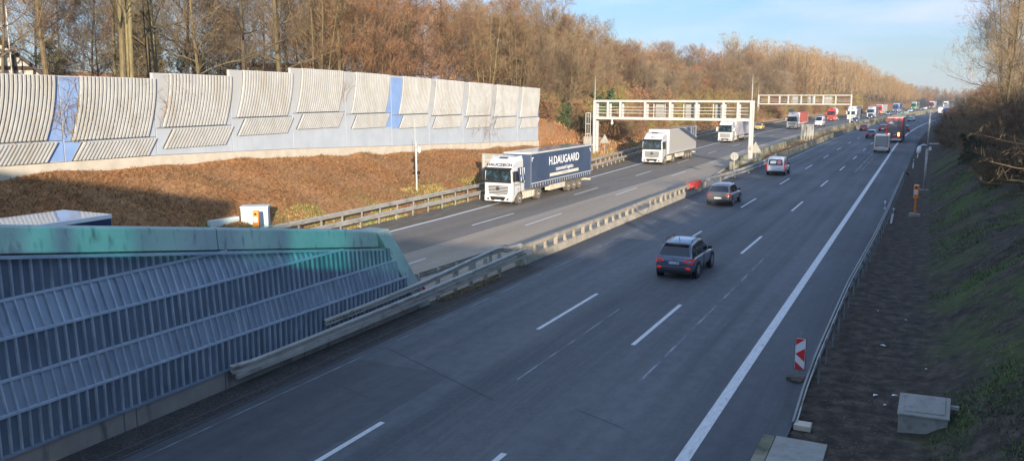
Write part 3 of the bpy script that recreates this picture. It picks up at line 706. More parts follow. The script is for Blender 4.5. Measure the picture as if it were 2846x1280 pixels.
# panel: y0, y1, top at y0, top at y1, mid joint z
PN = [(17.0, 23.2, 9.30, 9.24, 5.85), (23.2, 29.3, 9.24, 9.18, 5.80), (29.3, 35.3, 9.18, 9.12, 5.72), (35.3, 41.4, 9.46, 9.38, 6.22), (41.4, 47.3, 9.80, 9.72, 6.66),
      (47.3, 53.5, 10.08, 9.99, 6.86), (53.5, 59.8, 9.97, 9.80, 6.66), (59.8, 65.8, 9.80, 9.62, 6.46), (65.8, 72.1, 9.62, 9.43, 6.24), (72.1, 78.1, 9.43, 9.25, 6.04), (78.1, 84.4, 9.25, 9.05, 5.82), (84.4, 90.0, 9.05, 8.90, 5.62)]
def foot(Y): return interp([(17, 4.45), (35, 4.35), (47, 4.05), (64, 3.42), (90, 2.55)], Y)
BLUE = {1: (.80, 1.0), 2: (0, .14), 6: (.86, 1.0), 7: (0, .16), 11: (.93, 1.0)}
for pi, (y0, y1, ta, tb, zm) in enumerate(PN):
    fa, fb = foot(y0)+.30, foot(y1)+.30; W_ = y1-y0
    m = MB(); g = .025
    m.loft([[(XW-.22, y0+g, fa), (XW, y0+g, fa), (XW, y0+g, ta), (XW-.22, y0+g, ta)], [(XW-.22, y1-g, fb), (XW, y1-g, fb), (XW, y1-g, tb), (XW-.22, y1-g, tb)]])
    pan = L(m.build('panel', M['wall_base'], T, bevel=.01))
    m = MB(); m.box(XW-.05, XW+.012, y0+.06, y1-.06, zm-.02, zm+.02); q = m.build('panel_joint', M['joint'], pan)
    # ribs: upper field curves, lower field slants
    m = MB(); n = 21 if pi < 3 else 20; a0, a1 = (.07, .90) if pi not in (1, 5) else (.06, .84)
    if pi == 6: a0, a1 = .10, .84
    if pi == 7: a0, a1 = .17, .93
    tz = lambda Y: ta+(tb-ta)*(Y-y0)/W_
    sw = W_*(a1-a0)/n*.29
    for i in range(n):
        yb = y0+W_*(a0+(a1-a0)*(i+.5)/n)
        pts_ = []
        zt_ = tz(yb)-.0; zlo = zm+.07
        for k in range(7):
            f_ = k/6; zz = zlo+(zt_-zlo)*f_; off = .78*(1-(1-f_)**1.8)
            pts_.append((yb+off, zz))
        rings = []
        for (yy, zz) in pts_:
            rings.append([(XW-.002, yy-sw, zz), (XW+.15, yy-sw*.86, zz), (XW+.15, yy+sw*.86, zz), (XW-.002, yy+sw, zz)])
        m.loft(rings)
    zl1 = zm-.07; zl0 = (fa+fb)/2+.02 if pi < 3 else zm-(1.22 if pi == 3 else 1.15)
    sh = .70*(zl1-zl0)
    for i in range(n):
        yb = y0+W_*(a0+.01+(a1-a0)*(i+.5)/n*.98)-.05
        lo = max(zl0, (fa+(fb-fa)*(yb-y0)/W_)+.02)
        rings = [[(XW-.002, yb-sw+o_, zz), (XW+.15, yb-sw*.86+o_, zz), (XW+.15, yb+sw*.86+o_, zz), (XW-.002, yb+sw+o_, zz)] for zz, o_ in ((lo, 0), (zl1, sh))]
        m.loft(rings)
    q = m.build('rib_field', M['wall_rib'], pan, fix=False)
    # backing of rib field (slightly proud, dark with the gap shade painted in)
    m = MB()
    def fy(f_, k): return y0+W_*f_+.78*(1-(1-k)**1.8)
    prev = None
    for k in range(7):
        kk = k/6; zz = zm+.05+(min(ta, tb)-.0-zm-.05)*kk; cur = (fy(a0, kk), fy(a1, kk), zz)
        if prev: m.quad((XW+.012, prev[0], prev[2]), (XW+.012, prev[1], prev[2]), (XW+.012, cur[1], cur[2]), (XW+.012, cur[0], cur[2]))
        prev = cur
    m.quad((XW+.012, y0+W_*a0-.05, zl0), (XW+.012, y0+W_*(a1-.01)-.05, zl0+(fb-fa)*.0), (XW+.012, y0+W_*(a1-.01)-.05+sh, zl1), (XW+.012, y0+W_*a0-.05+sh, zl1))
    q = m.build('rib_shade_backing', M['rib_gap'], pan, fix=False)
    if pi in BLUE:
        b0, b1 = BLUE[pi]
        lft = y0+W_*b0 if b0 == 0 else None
        m = MB(); prev = None
        for k in range(7):
            kk = k/6; zz = zm+.03+(min(ta, tb)-zm-.03)*kk
            if b0 > 0: ya, yb_ = fy(a1, kk)+.02, y1-.03
            else: ya, yb_ = y0+.03, max(y0+.05, fy(a0, kk)-.02)
            if yb_ <= ya: ya = yb_-.02
            if prev: m.quad((XW+.006, prev[0], prev[2]), (XW+.006, prev[1], prev[2]), (XW+.006, yb_, zz), (XW+.006, ya, zz))
            prev = (ya, yb_, zz)
        zb_ = fa+.02 if pi < 3 else zl0
        if b0 > 0: m.quad((XW+.006, y0+W_*(a1-.01)-.03, zb_), (XW+.006, y1-.03, zb_+(fb-fa)*.2), (XW+.006, y1-.03, zm-.03), (XW+.006, y0+W_*(a1-.01)-.03+sh, zm-.03))
        else: m.quad((XW+.006, y0+.03, zb_), (XW+.006, y0+W_*a0-.07, zb_), (XW+.006, y0+W_*a0-.07+sh, zm-.03), (XW+.006, y0+.03, zm-.03))
        q = m.build('blue_stripe', M['wall_blue'], pan, fix=False)
m = MB(); m.loft([[(XW-.3, y, foot(y)-1.2), (XW+.10, y, foot(y)-1.2), (XW+.10, y, foot(y)+.28), (XW-.3, y, foot(y)+.28)] for y in (17, 29, 35.3, 47.3, 59.8, 64, 78, 90)])
L(m.build('foot_beam', M['wall_foot'], T, bevel=.01))
# dead creepers clinging to the wall
def creeper(y, z0, z1, n, seed, label, spread=1.6):
    r = random.Random(seed); m = MB()
    def walk(y, z, ang, ln, rad, dep):
        pts_ = [(XW+.115, y, z)]
        for k in range(int(ln/.16)):
            ang += r.uniform(-.45, .45); y += math.cos(ang)*.16; z += math.sin(ang)*.16
            z = min(z, z1); pts_.append((XW+.105+r.uniform(0, .03), y, z))
            if dep < 3 and r.random() < .30: walk(y, z, ang+r.choice((-1, 1))*r.uniform(.4, 1.1), ln*.55, rad*.6, dep+1)
        if len(pts_) > 1: m.tube(pts_, [rad*(1-.7*i/len(pts_)) for i in range(len(pts_))], 3, cap=False)
    for _ in range(n): walk(y+r.uniform(-spread, spread), z0+r.uniform(0, .6), math.pi/2+r.uniform(-.3, .3), (z1-z0)*r.uniform(.5, 1.0), .017, 0)
    tag(m.build('climbing_plant', M['twig_brown'], fix=False), label, 'creeper', 'dead creepers on the noise wall')
creeper(25.8, 5.3, 9.15, 3, 1, 'bare brown creeper on the leftmost ribbed panel of the noise wall')
creeper(30.0, 5.6, 9.1, 6, 2, 'tangled dead creeper over the broad blue stripe of the noise wall', .7)
creeper(32.3, 5.6, 9.1, 5, 3, 'dead creeper climbing the ribs right of the broad blue stripe', 1.6)
creeper(35.9, 6.2, 9.2, 3, 4, 'dead creeper at the first step in the noise wall top', .9)
creeper(37.5, 6.3, 9.3, 2, 5, 'thin dead creeper on the third ribbed noise wall panel')
creeper(53.3, 7.2, 9.9, 2, 6, 'thin dark creeper beside the joint where the wall is tallest', .2)
creeper(68.3, 4.9, 9.4, 2, 7, 'thin creeper on the right part of the noise wall past the narrow blue stripe', .5)
creeper(75.5, 4.3, 9.3, 3, 8, 'straggly creeper hanging on the pale panels near the right end', .5)

# ------------------------------------------------------------------ sign gantries
def gantry(xL, xR, y, z0, z1, bays, baseL, baseR, label, panels, dbl=True, depth=1.0, slope=.0):
    T = empty('sign_gantry', (xR, y, 0), 0, label, 'gantry', 'sign gantries over the oncoming lanes')
    def B(name, mb, bv=.015): return L(mb.build(name, M['galv_cream'], T, bevel=bv))
    th = .13
    for yy in ((y-depth/2, y+depth/2)):
        m = MB(); m.bar((xL, yy, z1), (xR, yy, z1), .16, .24); B('top_chord', m)
        m = MB(); m.bar((xL, yy, z0), (xR, yy, z0), .16, .30); B('bottom_chord', m)
        for b in bays:
            m = MB(); m.box(b-th, b+th, yy-.07, yy+.07, z0+.17, z1-.14); B('frame_post', m, 0)
    m = MB(); m.box(xL, xR, y-depth/2+.09, y+depth/2-.09, z0+.05, z0+.09); L(m.build('walkway', M['galv'], T))
    for k, zz in enumerate((z0+.62, z0+.98, z0+1.34)):
        m = MB(); m.bar((xL, y-depth/2+.14, zz), (xR, y-depth/2+.14, zz), .045); m.bar((xL, y+depth/2-.14, zz), (xR, y+depth/2-.14, zz), .045); L(m.build('handrail', M['galv_cream'], T))
    for (x, bz, nm) in ((xL, baseL, 1), (xR, baseR, 2)):
        for dy in (-depth/2, depth/2):
            m = MB(); m.box(x-.15, x+.15, y+dy-.16, y+dy+.16, bz, z1+.1); B('column', m)
        m = MB(); m.tube([(x, y-depth/2, z1), (x, y-depth/2, z1+1.7), (x, y-depth/2, z1+3.0)], [.045, .04, .012], 6); L(m.build('lightning_rod', M['galv_cream'], T))
        for zz in (bz+1.2, bz+2.6): 
            m = MB(); m.bar((x, y-depth/2, zz), (x, y+depth/2, zz), .1); L(m.build('brace', M['galv_cream'], T))
    for (a, b) in panels:
        m = MB(); m.box(a, b, y+depth/2+.12, y+depth/2+.42, z0+.2, z1-.25); pn = L(m.build('variable_sign', M['alu_back'], T, bevel=.03))
        for q_ in (a-.18, b+.18):
            m = MB(); m.box(q_-.05, q_+.05, y+depth/2-.05, y+depth/2+.12, z0+.1, z1-.3); L(m.build('sign_bracket', M['galv_cream'], T))
    return T
T = gantry(-36.8, -17.95, 98, 5.35, 7.42, (-35.1, -33.5, -30.4, -27.35, -24.2, -21.1, -19.45), .6, .9, 'nearer cream steel gantry with eight bays over the oncoming lanes', ((-29.45, -28.4), (-25.8, -24.55), (-22.3, -21.2)))
m = MB()
for xx in (-37.95, -37.35): m.bar((xx, 97.5, 2.2), (xx, 97.5, 6.0), .07); m.bar((xx, 98.3, 2.2), (xx, 98.3, 6.0), .07)
for zz in (2.3, 3.4, 4.6, 5.95): m.bar((-37.95, 97.5, zz), (-37.35, 97.5, zz), .07); m.bar((-37.95, 98.3, zz), (-37.35, 98.3, zz), .05); m.bar((-37.95, 97.5, zz), (-37.95, 98.3, zz), .05)
m.box(-38.1, -36.9, 97.3, 98.5, 2.0, 2.12)
L(m.build('ladder_cage', M['galv_cream'], T))
m = MB(); m.box(-37.9, -36.9, 96.6, 97.0, .9, 3.1); L(m.build('switch_cabinet', M['alu_back'], T, bevel=.03))
m = MB(); m.tube([(-34.47, 97.3, 5.2), (-34.47, 97.3, 4.95)], .05, 8); m.tube([(-34.47, 97.3, 4.97), (-34.47, 97.3, 4.80), (-34.47, 97.3, 4.66), (-34.47, 97.3, 4.58)], [.10, .17, .15, .05], 10); L(m.build('camera_dome', M['sign_white'], T, smooth=True))
m = MB(); m.bar((-18.9, 97.4, 3.55), (-17.4, 97.4, 3.55), .06); m.box(-18.1, -17.8, 97.2, 97.4, 2.0, 2.4); L(m.build('cross_arm', M['galv'], T))
def triangle_back(x, y, z, s, label, post):
    T2 = empty('traffic_sign', (x, y, 0), 0, label, 'traffic sign')
    m = MB(); 
    p = [(-s/2, 0, z), (s/2, 0, z), (0, 0, z+s*.87)]
    m.loft([[(a, -.015, c) for a, _, c in p], [(a, .015, c) for a, _, c in p]]); m.build('sign_plate', M['alu_back'], T2)
    m = MB(); m.tube([(0, .05, post), (0, .05, z+s*.6)], .035, 6); m.build('post', M['galv'], T2)
triangle_back(-17.6, 99.1, 1.55, 1.5, 'grey back of a triangular warning sign behind the gantry post in the median', .3)
triangle_back(-36.1, 99.3, 2.2, 1.3, 'grey back of a triangular warning sign beside the left gantry leg', .5)
gantry(-42.9, -18.7, 243, 5.6, 8.0, (-40.1, -37.2, -34.9, -31.5, -28.1, -25.8, -22.6), .3, .3, 'farther cream steel gantry crossing the oncoming lanes beyond the yellow car', ((-33.8, -32.4), (-29.6, -28.4), (-25.4, -23.8)))

# median signs seen from behind
T = empty('traffic_sign', (-16.95, 84.2, 0), 0, 'round traffic sign seen from behind on a thin median post', 'traffic sign')
m = MB(); m.disc((0, 0, 2.15), 'y', 0, .36, .02, 28, m=0); m.disc((0, -.002, 2.15), 'y', .33, .38, .035, 28, m=1); m.build('sign_plate', [M['alu_back'], M['galv_cream']], T)
m = MB(); m.tube([(0, -.05, 0), (0, -.05, 2.35)], .035, 6); m.build('post', M['galv_cream'], T)
m = MB(); m.bar((-.1, 0, .42), (-.75, 0, .42), .08); m.bar((-.75, 0, .42), (-.75, 0, .1), .08); m.bar((-.7, 0, .4), (-.05, 0, .08), .06); m.build('stay', M['galv_cream'], T)
T = empty('traffic_sign', (-18.55, 153, 0), 0, 'tall narrow road sign seen from behind standing in the planted median', 'traffic sign')
m = MB(); m.box(-1.05, 1.05, .1, .14, 1.1, 3.1); m.build('sign_plate', M['alu_back'], T)
m = MB()
for xx in (-.9, -.45, .45, .9): m.box(xx-.05, xx+.05, 0, .1, .4, 3.15)
for zz in (1.5, 2.0, 2.9): m.box(-1.0, 1.0, -.03, .0, zz, zz+.06)
m.build('frame', M['galv_cream'], T); m = MB(); m.box(-.05, .05, -.12, -.03, -.1, 2.7); m.build('post', M['galv'], T)
# road sign behind the first lorry
T = empty('traffic_sign', (-33.6, 64.1, 0), 0, 'square road sign seen from behind above the guardrail left of the first lorry', 'traffic sign')
m = MB(); m.box(-1.0, 1.3, 0, .05, 1.15, 3.15); m.build('sign_plate', M['alu_back'], T, bevel=.01)
m = MB()
for xx in (-.75, .15): m.tube([(xx, -.1, -.2), (xx, -.1, 3.0)], .05, 6)
for zz in (1.7, 2.6): m.bar((-.9, -.03, zz), (1.2, -.03, zz), .06)
m.build('frame', M['galv_cream'], T)
T = empty('traffic_sign', (-36.6, 262, 0), 0, 'small grey sign back on a post at the left bank past the far gantry', 'traffic sign')
m = MB(); m.box(-.6, .6, 0, .05, 2.0, 4.0); m.box(-.04, .04, -.1, 0, 0, 3.9); m.build('sign_plate', M['alu_back'], T)
# camera mast left
T = empty('camera_mast', (-34.45, 53.4, 0), 0, 'thin cream mast with a dome camera on the left bank before the first lorry', 'camera mast')
m = MB(); m.tube([(0, 0, -.5), (0, 0, 4.7)], .075, 8); m.build('pole', M['galv_cream'], T, smooth=True)
m = MB(); m.tube([(-.05, 0, 4.0), (-.08, 0, 6.4)], [.03, .015], 6); m.build('lightning_rod', M['galv_cream'], T)
m = MB(); m.tube([(0, -.05, 4.25), (.25, -.1, 4.35), (.33, -.1, 4.25)], .03, 6); m.build('arm', M['galv_cream'], T)
m = MB(); m.tube([(.35, -.1, 4.28), (.35, -.1, 4.15), (.35, -.1, 3.98), (.35, -.1, 3.86)], [.09, .13, .12, .04], 10); m.build('camera_dome', M['sign_white'], T, smooth=True)
m = MB(); m.box(-.27, -.1, -.08, .08, 3.95, 4.3); m.build('junction_box', M['alu_back'], T, bevel=.01)
m = MB(); m.box(-.25, -.08, -.08, .08, 2.6, 2.85); m.build('sensor', M['black'], T, bevel=.02); m = MB(); m.box(.1, .3, -.1, .08, 2.25, 2.5); m.build('sensor', M['black'], T, bevel=.02)
# lamp/camera mast right
T = empty('camera_mast', (.15, 80.6, 0), 0, 'tall grey mast with a hanging white camera on the right verge behind the orange phone', 'camera mast')
m = MB(); m.tube([(0, 0, -.1), (0, 0, 3.6)], .11, 8); m.tube([(0, 0, 3.6), (0, 0, 6.85)], .075, 8); m.build('pole', M['galv'], T, smooth=True)
m = MB(); m.tube([(0, -.1, 3.85), (-.35, -.1, 3.95), (-.55, -.1, 3.8)], .06, 8); m.build('arm', M['sign_white'], T, smooth=True)
m = MB(); m.tube([(-.6, -.1, 3.8), (-.64, -.1, 3.55), (-.66, -.1, 3.25), (-.68, -.1, 3.1)], [.12, .2, .17, .06], 10); m.tube([(-.7, -.1, 3.1), (-.74, -.1, 2.75)], .05, 6); m.build('camera_dome', M['sign_white'], T, smooth=True)
m = MB(); m.box(.1, .32, -.12, .1, 3.45, 3.75); m.build('junction_box', M['sign_white'], T, bevel=.02)
m = MB(); m.box(.08, .85, -.4, .3, 4.0, 4.06); m.build('solar_panel', M['alu_back'], T)
m = MB(); m.box(-.45, .35, -.35, .35, -.1, .06); m.build('foundation', M['slab'], T, bevel=.02)
# emergency phones
def sos(loc, rz, label, base=True, zoff=0):
    T = empty('emergency_phone', loc, rz, label, 'emergency phone', 'orange emergency phones')
    m = MB(); m.loft([[(-.17, -.13, z), (.17, -.13, z), (.17, .13, z), (-.17, .13, z)] for z in (1.22, 2.05)]+[[(-.15, -.11, 2.16), (.15, -.11, 2.16), (.15, .11, 2.16), (-.15, .11, 2.16)]]); m.build('housing', M['orange'], T, bevel=.03)
    m = MB(); m.disc((0, -.135, 1.97), 'y', 0, .075, .02, 16); m.build('speaker_recess', M['ink'], T)
    m = MB(); m.box(-.10, .10, -.142, -.132, 1.52, 1.80); lb = m.build('label', M['sign_white'], T)
    m = MB()
    pts_ = [(.045*math.cos(a), -.146, 1.66+.055*math.sin(a)) for a in [R(q) for q in range(-110, 111, 30)]]
    m.tube(pts_, .014, 5); m.obox((-.02, -.147, 1.61), (1,0,1), (0,1,0), (-1,0,1), .03, .004, .018); m.obox((-.02, -.147, 1.71), (1,0,-1), (0,1,0), (1,0,1), .03, .004, .018)
    m.build('handset_symbol', M['sign_blue'], lb)
    if base:
        m = MB(); m.tube([(0, 0, .15), (0, 0, 1.24)], .075, 10); m.tube([(0, 0, .12), (0, 0, .24)], .11, 10); m.build('post', M['orange'], T, smooth=False)
        m = MB(); m.box(-.36, 0, -.28, .22, -.05, .20); m.box(.01, .36, -.22, .26, -.05, .17); m.build('plinth', M['slab'], T, bevel=.02)
    return T
sos((-.35, 62.9, 0), -.1, 'orange emergency phone pillar on a concrete foot beyond the right guardrail')
sos((-32.6, 34.35, -.2), .5, 'orange emergency phone standing in front of the pale cabinet on the left', True)
# service cabinet and its low wall
T = empty('service_cabinet', (-33.95, 35.75, .05), R(35), 'pale turquoise grey service cabinet behind the coping of the blue metal wall', 'cabinet')
m = MB(); m.box(-.74, .74, -.45, .45, -.5, 1.86); m.build('housing', M['cabinet'], T, bevel=.02)
m = MB(); m.box(-.78, .78, -.5, .5, 1.86, 1.93); m.build('roof', M['cabinet'], T, bevel=.02)
m = MB(); m.box(-.012, .012, -.462, -.45, 0, 1.95); m.box(.12, .18, -.475, -.455, .95, 1.12); m.build('door_handle', M['ink'], T)
T = empty('low_wall', (-34.5, 34.3, 0), 0, 'low concrete wing wall left of the pale service cabinet', 'wall')
m = MB(); m.box(-.15, .15, -1.5, .6, -.5, 1.45); m.build('wall', M['cabinet'], T, bevel=.02)
# beacon (red-white chevron board) on the hard shoulder
T = empty('warning_beacon', (-2.83, 24.55, 0), .05, 'red and white striped beacon board on a rubber foot by the right guardrail', 'beacon')
m = MB(); m.box(-.14, .14, .0, .035, .33, 1.27); bd = m.build('board', M['sign_white'], T, bevel=.008)
m = MB(); m.box(-.155, .155, .012, .045, .315, 1.285); m.build('board_frame', M['black'], T, bevel=.005)
m = MB()
def strp(z0, z1, z2, z3): m.quad((-.13, -.004, z0), (.13, -.004, z1), (.13, -.004, z2), (-.13, -.004, z3))
strp(.34, .34, .345, .58); strp(.80, .58, .98, .805); strp(1.06, 1.255, 1.26, 1.26)
m.build('red_stripes', M['sign_red'], bd, fix=False)
m = MB(); m.tube([(0, .05, .1), (0, .05, 1.42)], .018, 6); m.build('pole', M['galv'], T)
for dx in (0,):
    m = MB(); m.box(-.34, .16, -.12, .12, 0, .12); m.box(-.2, .1, -.25, -.12, 0, .09); m.box(-.1, .2, .12, .3, 0, .1); m.build('rubber_foot', M['chassis'], T, bevel=.03)
# delineator posts
def delin(x, y, z, rz, label, lean=0):
    T = empty('delineator', (x, y, z), rz, label, 'delineator', 'white delineator posts'); T.rotation_euler = (0, lean, rz)
    m = MB(); m.loft([[(-.06, -.04, q), (.06, -.04, q), (.05, .05, q), (-.05, .05, q)] for q in (-.1, .95)]+[[(-.06, -.04, 1.0), (.06, -.04, 1.0), (.03, .03, .97), (-.03, .03, .97)]]); m.build('post', M['sign_white'], T)
    m = MB(); m.obox((0, -.001, .78), (1,0,.25), (0,1,0), (0,0,1), .063, .05, .12); m.build('black_band', M['ink'], T)
    m = MB(); m.box(-.02, .02, -.056, -.05, .70, .86); m.build('reflector', M['sign_white'], T)
delin(-1.66, 58.6, 0, 0, 'white delineator post leaning just behind the right guardrail', .12)
delin(-1.12, 104.6, 0, 0, 'white delineator post past the end of the right guardrail', .03)
delin(3.3, 262, 0, 0, 'tiny white delineator post at the far curve of the right verge')
m = MB(); x, y = -2.12, 59.6; m.box(x-.05, x+.05, y-.06, y+.06, .80, 1.32, m=0); m.box(x-.055, x+.055, y-.062, y+.062, .92, 1.14, m=1); m.box(x-.02, x+.02, y-.07, y-.055, .96, 1.1, m=0)
tag(m.build('delineator', [M['sign_white'], M['ink']]), 'short white delineator clamped on top of the right guardrail', 'delineator')
# blue motorway sign far right
T = empty('motorway_sign', (4.9, 300, 0), -.1, 'blue motorway sign on the right verge at the far bend', 'road sign')
m = MB(); m.box(-.6, 2.9, 0, .06, 1.2, 3.9); pl = m.build('sign_plate', M['sign_blue'], T, bevel=.02)
m = MB(); m.box(-.1, 1.6, -.02, 0, 1.9, 2.05); m.box(.2, 1.3, -.02, 0, 2.9, 3.15); m.build('lettering', M['sign_white'], pl)
m = MB(); m.box(-.9, -.65, 0, .06, .8, 4.4); m.box(-.5, .8, 0, .06, 4.1, 5.3); m.build('white_panel', M['sign_white'], T)
m = MB(); m.box(-.55, -.45, .08, .18, -.5, 5.0); m.box(2.2, 2.3, .08, .18, -.5, 4.0); m.build('post', M['galv'], T)
# inspection chamber on the right bank
T = empty('inspection_chamber', (.42, 22.0, 0), -.03, 'concrete inspection chamber with a sloping lid on the dark right verge', 'concrete chamber')
m = MB(); m.loft([[(-.54, y, -.4), (.54, y, -.4), (.54, y, zz+.04), (-.54, y, zz)] for y, zz in ((-.34, .46), (.44, .72))]); m.build('chamber', M['slab'], T, bevel=.015)
m = MB(); m.loft([[(-.57, y, zz-.005), (.57, y, zz+.04), (.57, y, zz+.09), (-.57, y, zz+.05)] for y, zz in ((-.37, .46), (.47, .72))]); m.build('rim_slab', M['slab'], T, bevel=.012)
m = MB(); m.loft([[(-.44, y, zz), (.46, y, zz+.04), (.46, y, zz+.08), (-.44, y, zz+.04)] for y, zz in ((-.26, .53), (.38, .735))]); m.build('lid', M['slab'], T, bevel=.012)
m = MB(); m.box(.57, .76, .22, .34, .60, .68); m.build('ventilation_pipe', M['slab'], T)
T = empty('concrete_slab', (-2.2, 17.6, 0), 0, 'flat pale concrete slab beside the hard shoulder at the bottom edge', 'concrete slab')
m = MB(); m.box(-.55, .62, -4.6, 2.45, -.1, .05); m.build('slab', M['slab'], T, bevel=.01)
m = MB(); m.box(-.86, -.57, -4.6, 2.45, -.1, .035); m.build('edge_strip', M['conc_dark'], T, bevel=.01)
# litter on the verge
for i, (x, y, s) in enumerate(((-.75, 24.1, .10), (-.28, 24.3, .09), (-.47, 23.4, .06), (-.8, 29.2, .10), (.5, 27, .05), (-1.2, 34, .06), (-.2, 33, .05))):
    m = MB(); a = rnd.uniform(0, 3)
    m.quad(*[(s*math.cos(a+q)*k_, s*math.sin(a+q)*k_, h) for q, k_, h in ((0, 1, .02), (1.4, .6, .05), (2.6, 1.1, .02), (4.2, .5, .045), (5.2, .9, .03))])
    o = m.build('litter', M['litter'], fix=False); o.location = (x, y, .03+max(0, ground_z(x, y)))
    tag(o, ['crumpled white litter left of the concrete chamber', 'small white litter scrap at the chamber corner', 'tiny white scrap just left of the concrete chamber', 'white paper scrap lying alone in the middle of the right verge'][i] if i < 4 else 'tiny pale scrap of litter on the right verge', 'litter', 'litter on the right verge')

# ------------------------------------------------------------------ vehicles
M['greypanel'] = mat('pale_grey_panel', (.36, .35, .33), .45)
def wheel(T, x, y, r, w_, side, tyre='tyre', rim='rim', spokes=5):
    W_ = empty('wheel', (x, y, r), 0, parent=T)
    m = MB(); m.tube([(-w_/2, 0, 0), (-w_/2+.03, 0, 0), (w_/2-.03, 0, 0), (w_/2, 0, 0)], [r*.93, r, r, r*.93], 22); m.build('tyre', M[tyre], W_, smooth=False)
    m = MB(); xo = side*(w_/2+.004); rr = r*.66
    m.disc((xo, 0, 0), 'x', rr*.86, rr, .03, 22)
    if spokes:
        for k in range(spokes):
            a = 2*math.pi*k/spokes+.3; m.obox((xo, math.cos(a)*rr*.5, math.sin(a)*rr*.5), (1,0,0), (0, math.cos(a), math.sin(a)), (0, -math.sin(a), math.cos(a)), .012, rr*.45, rr*.13)
        m.disc((xo, 0, 0), 'x', 0, rr*.22, .035, 12)
    else:
        m.disc((xo-side*.05, 0, 0), 'x', 0, rr*.86, .03, 22); m.disc((xo, 0, 0), 'x', 0, rr*.38, .10, 14)
    m.build('rim', M[rim], W_)
    if spokes:
        m = MB(); m.disc((side*(w_/2-.02), 0, 0), 'x', 0, rr*.86, .01, 18); m.build('brake_disc', M['black'], W_)
    return W_

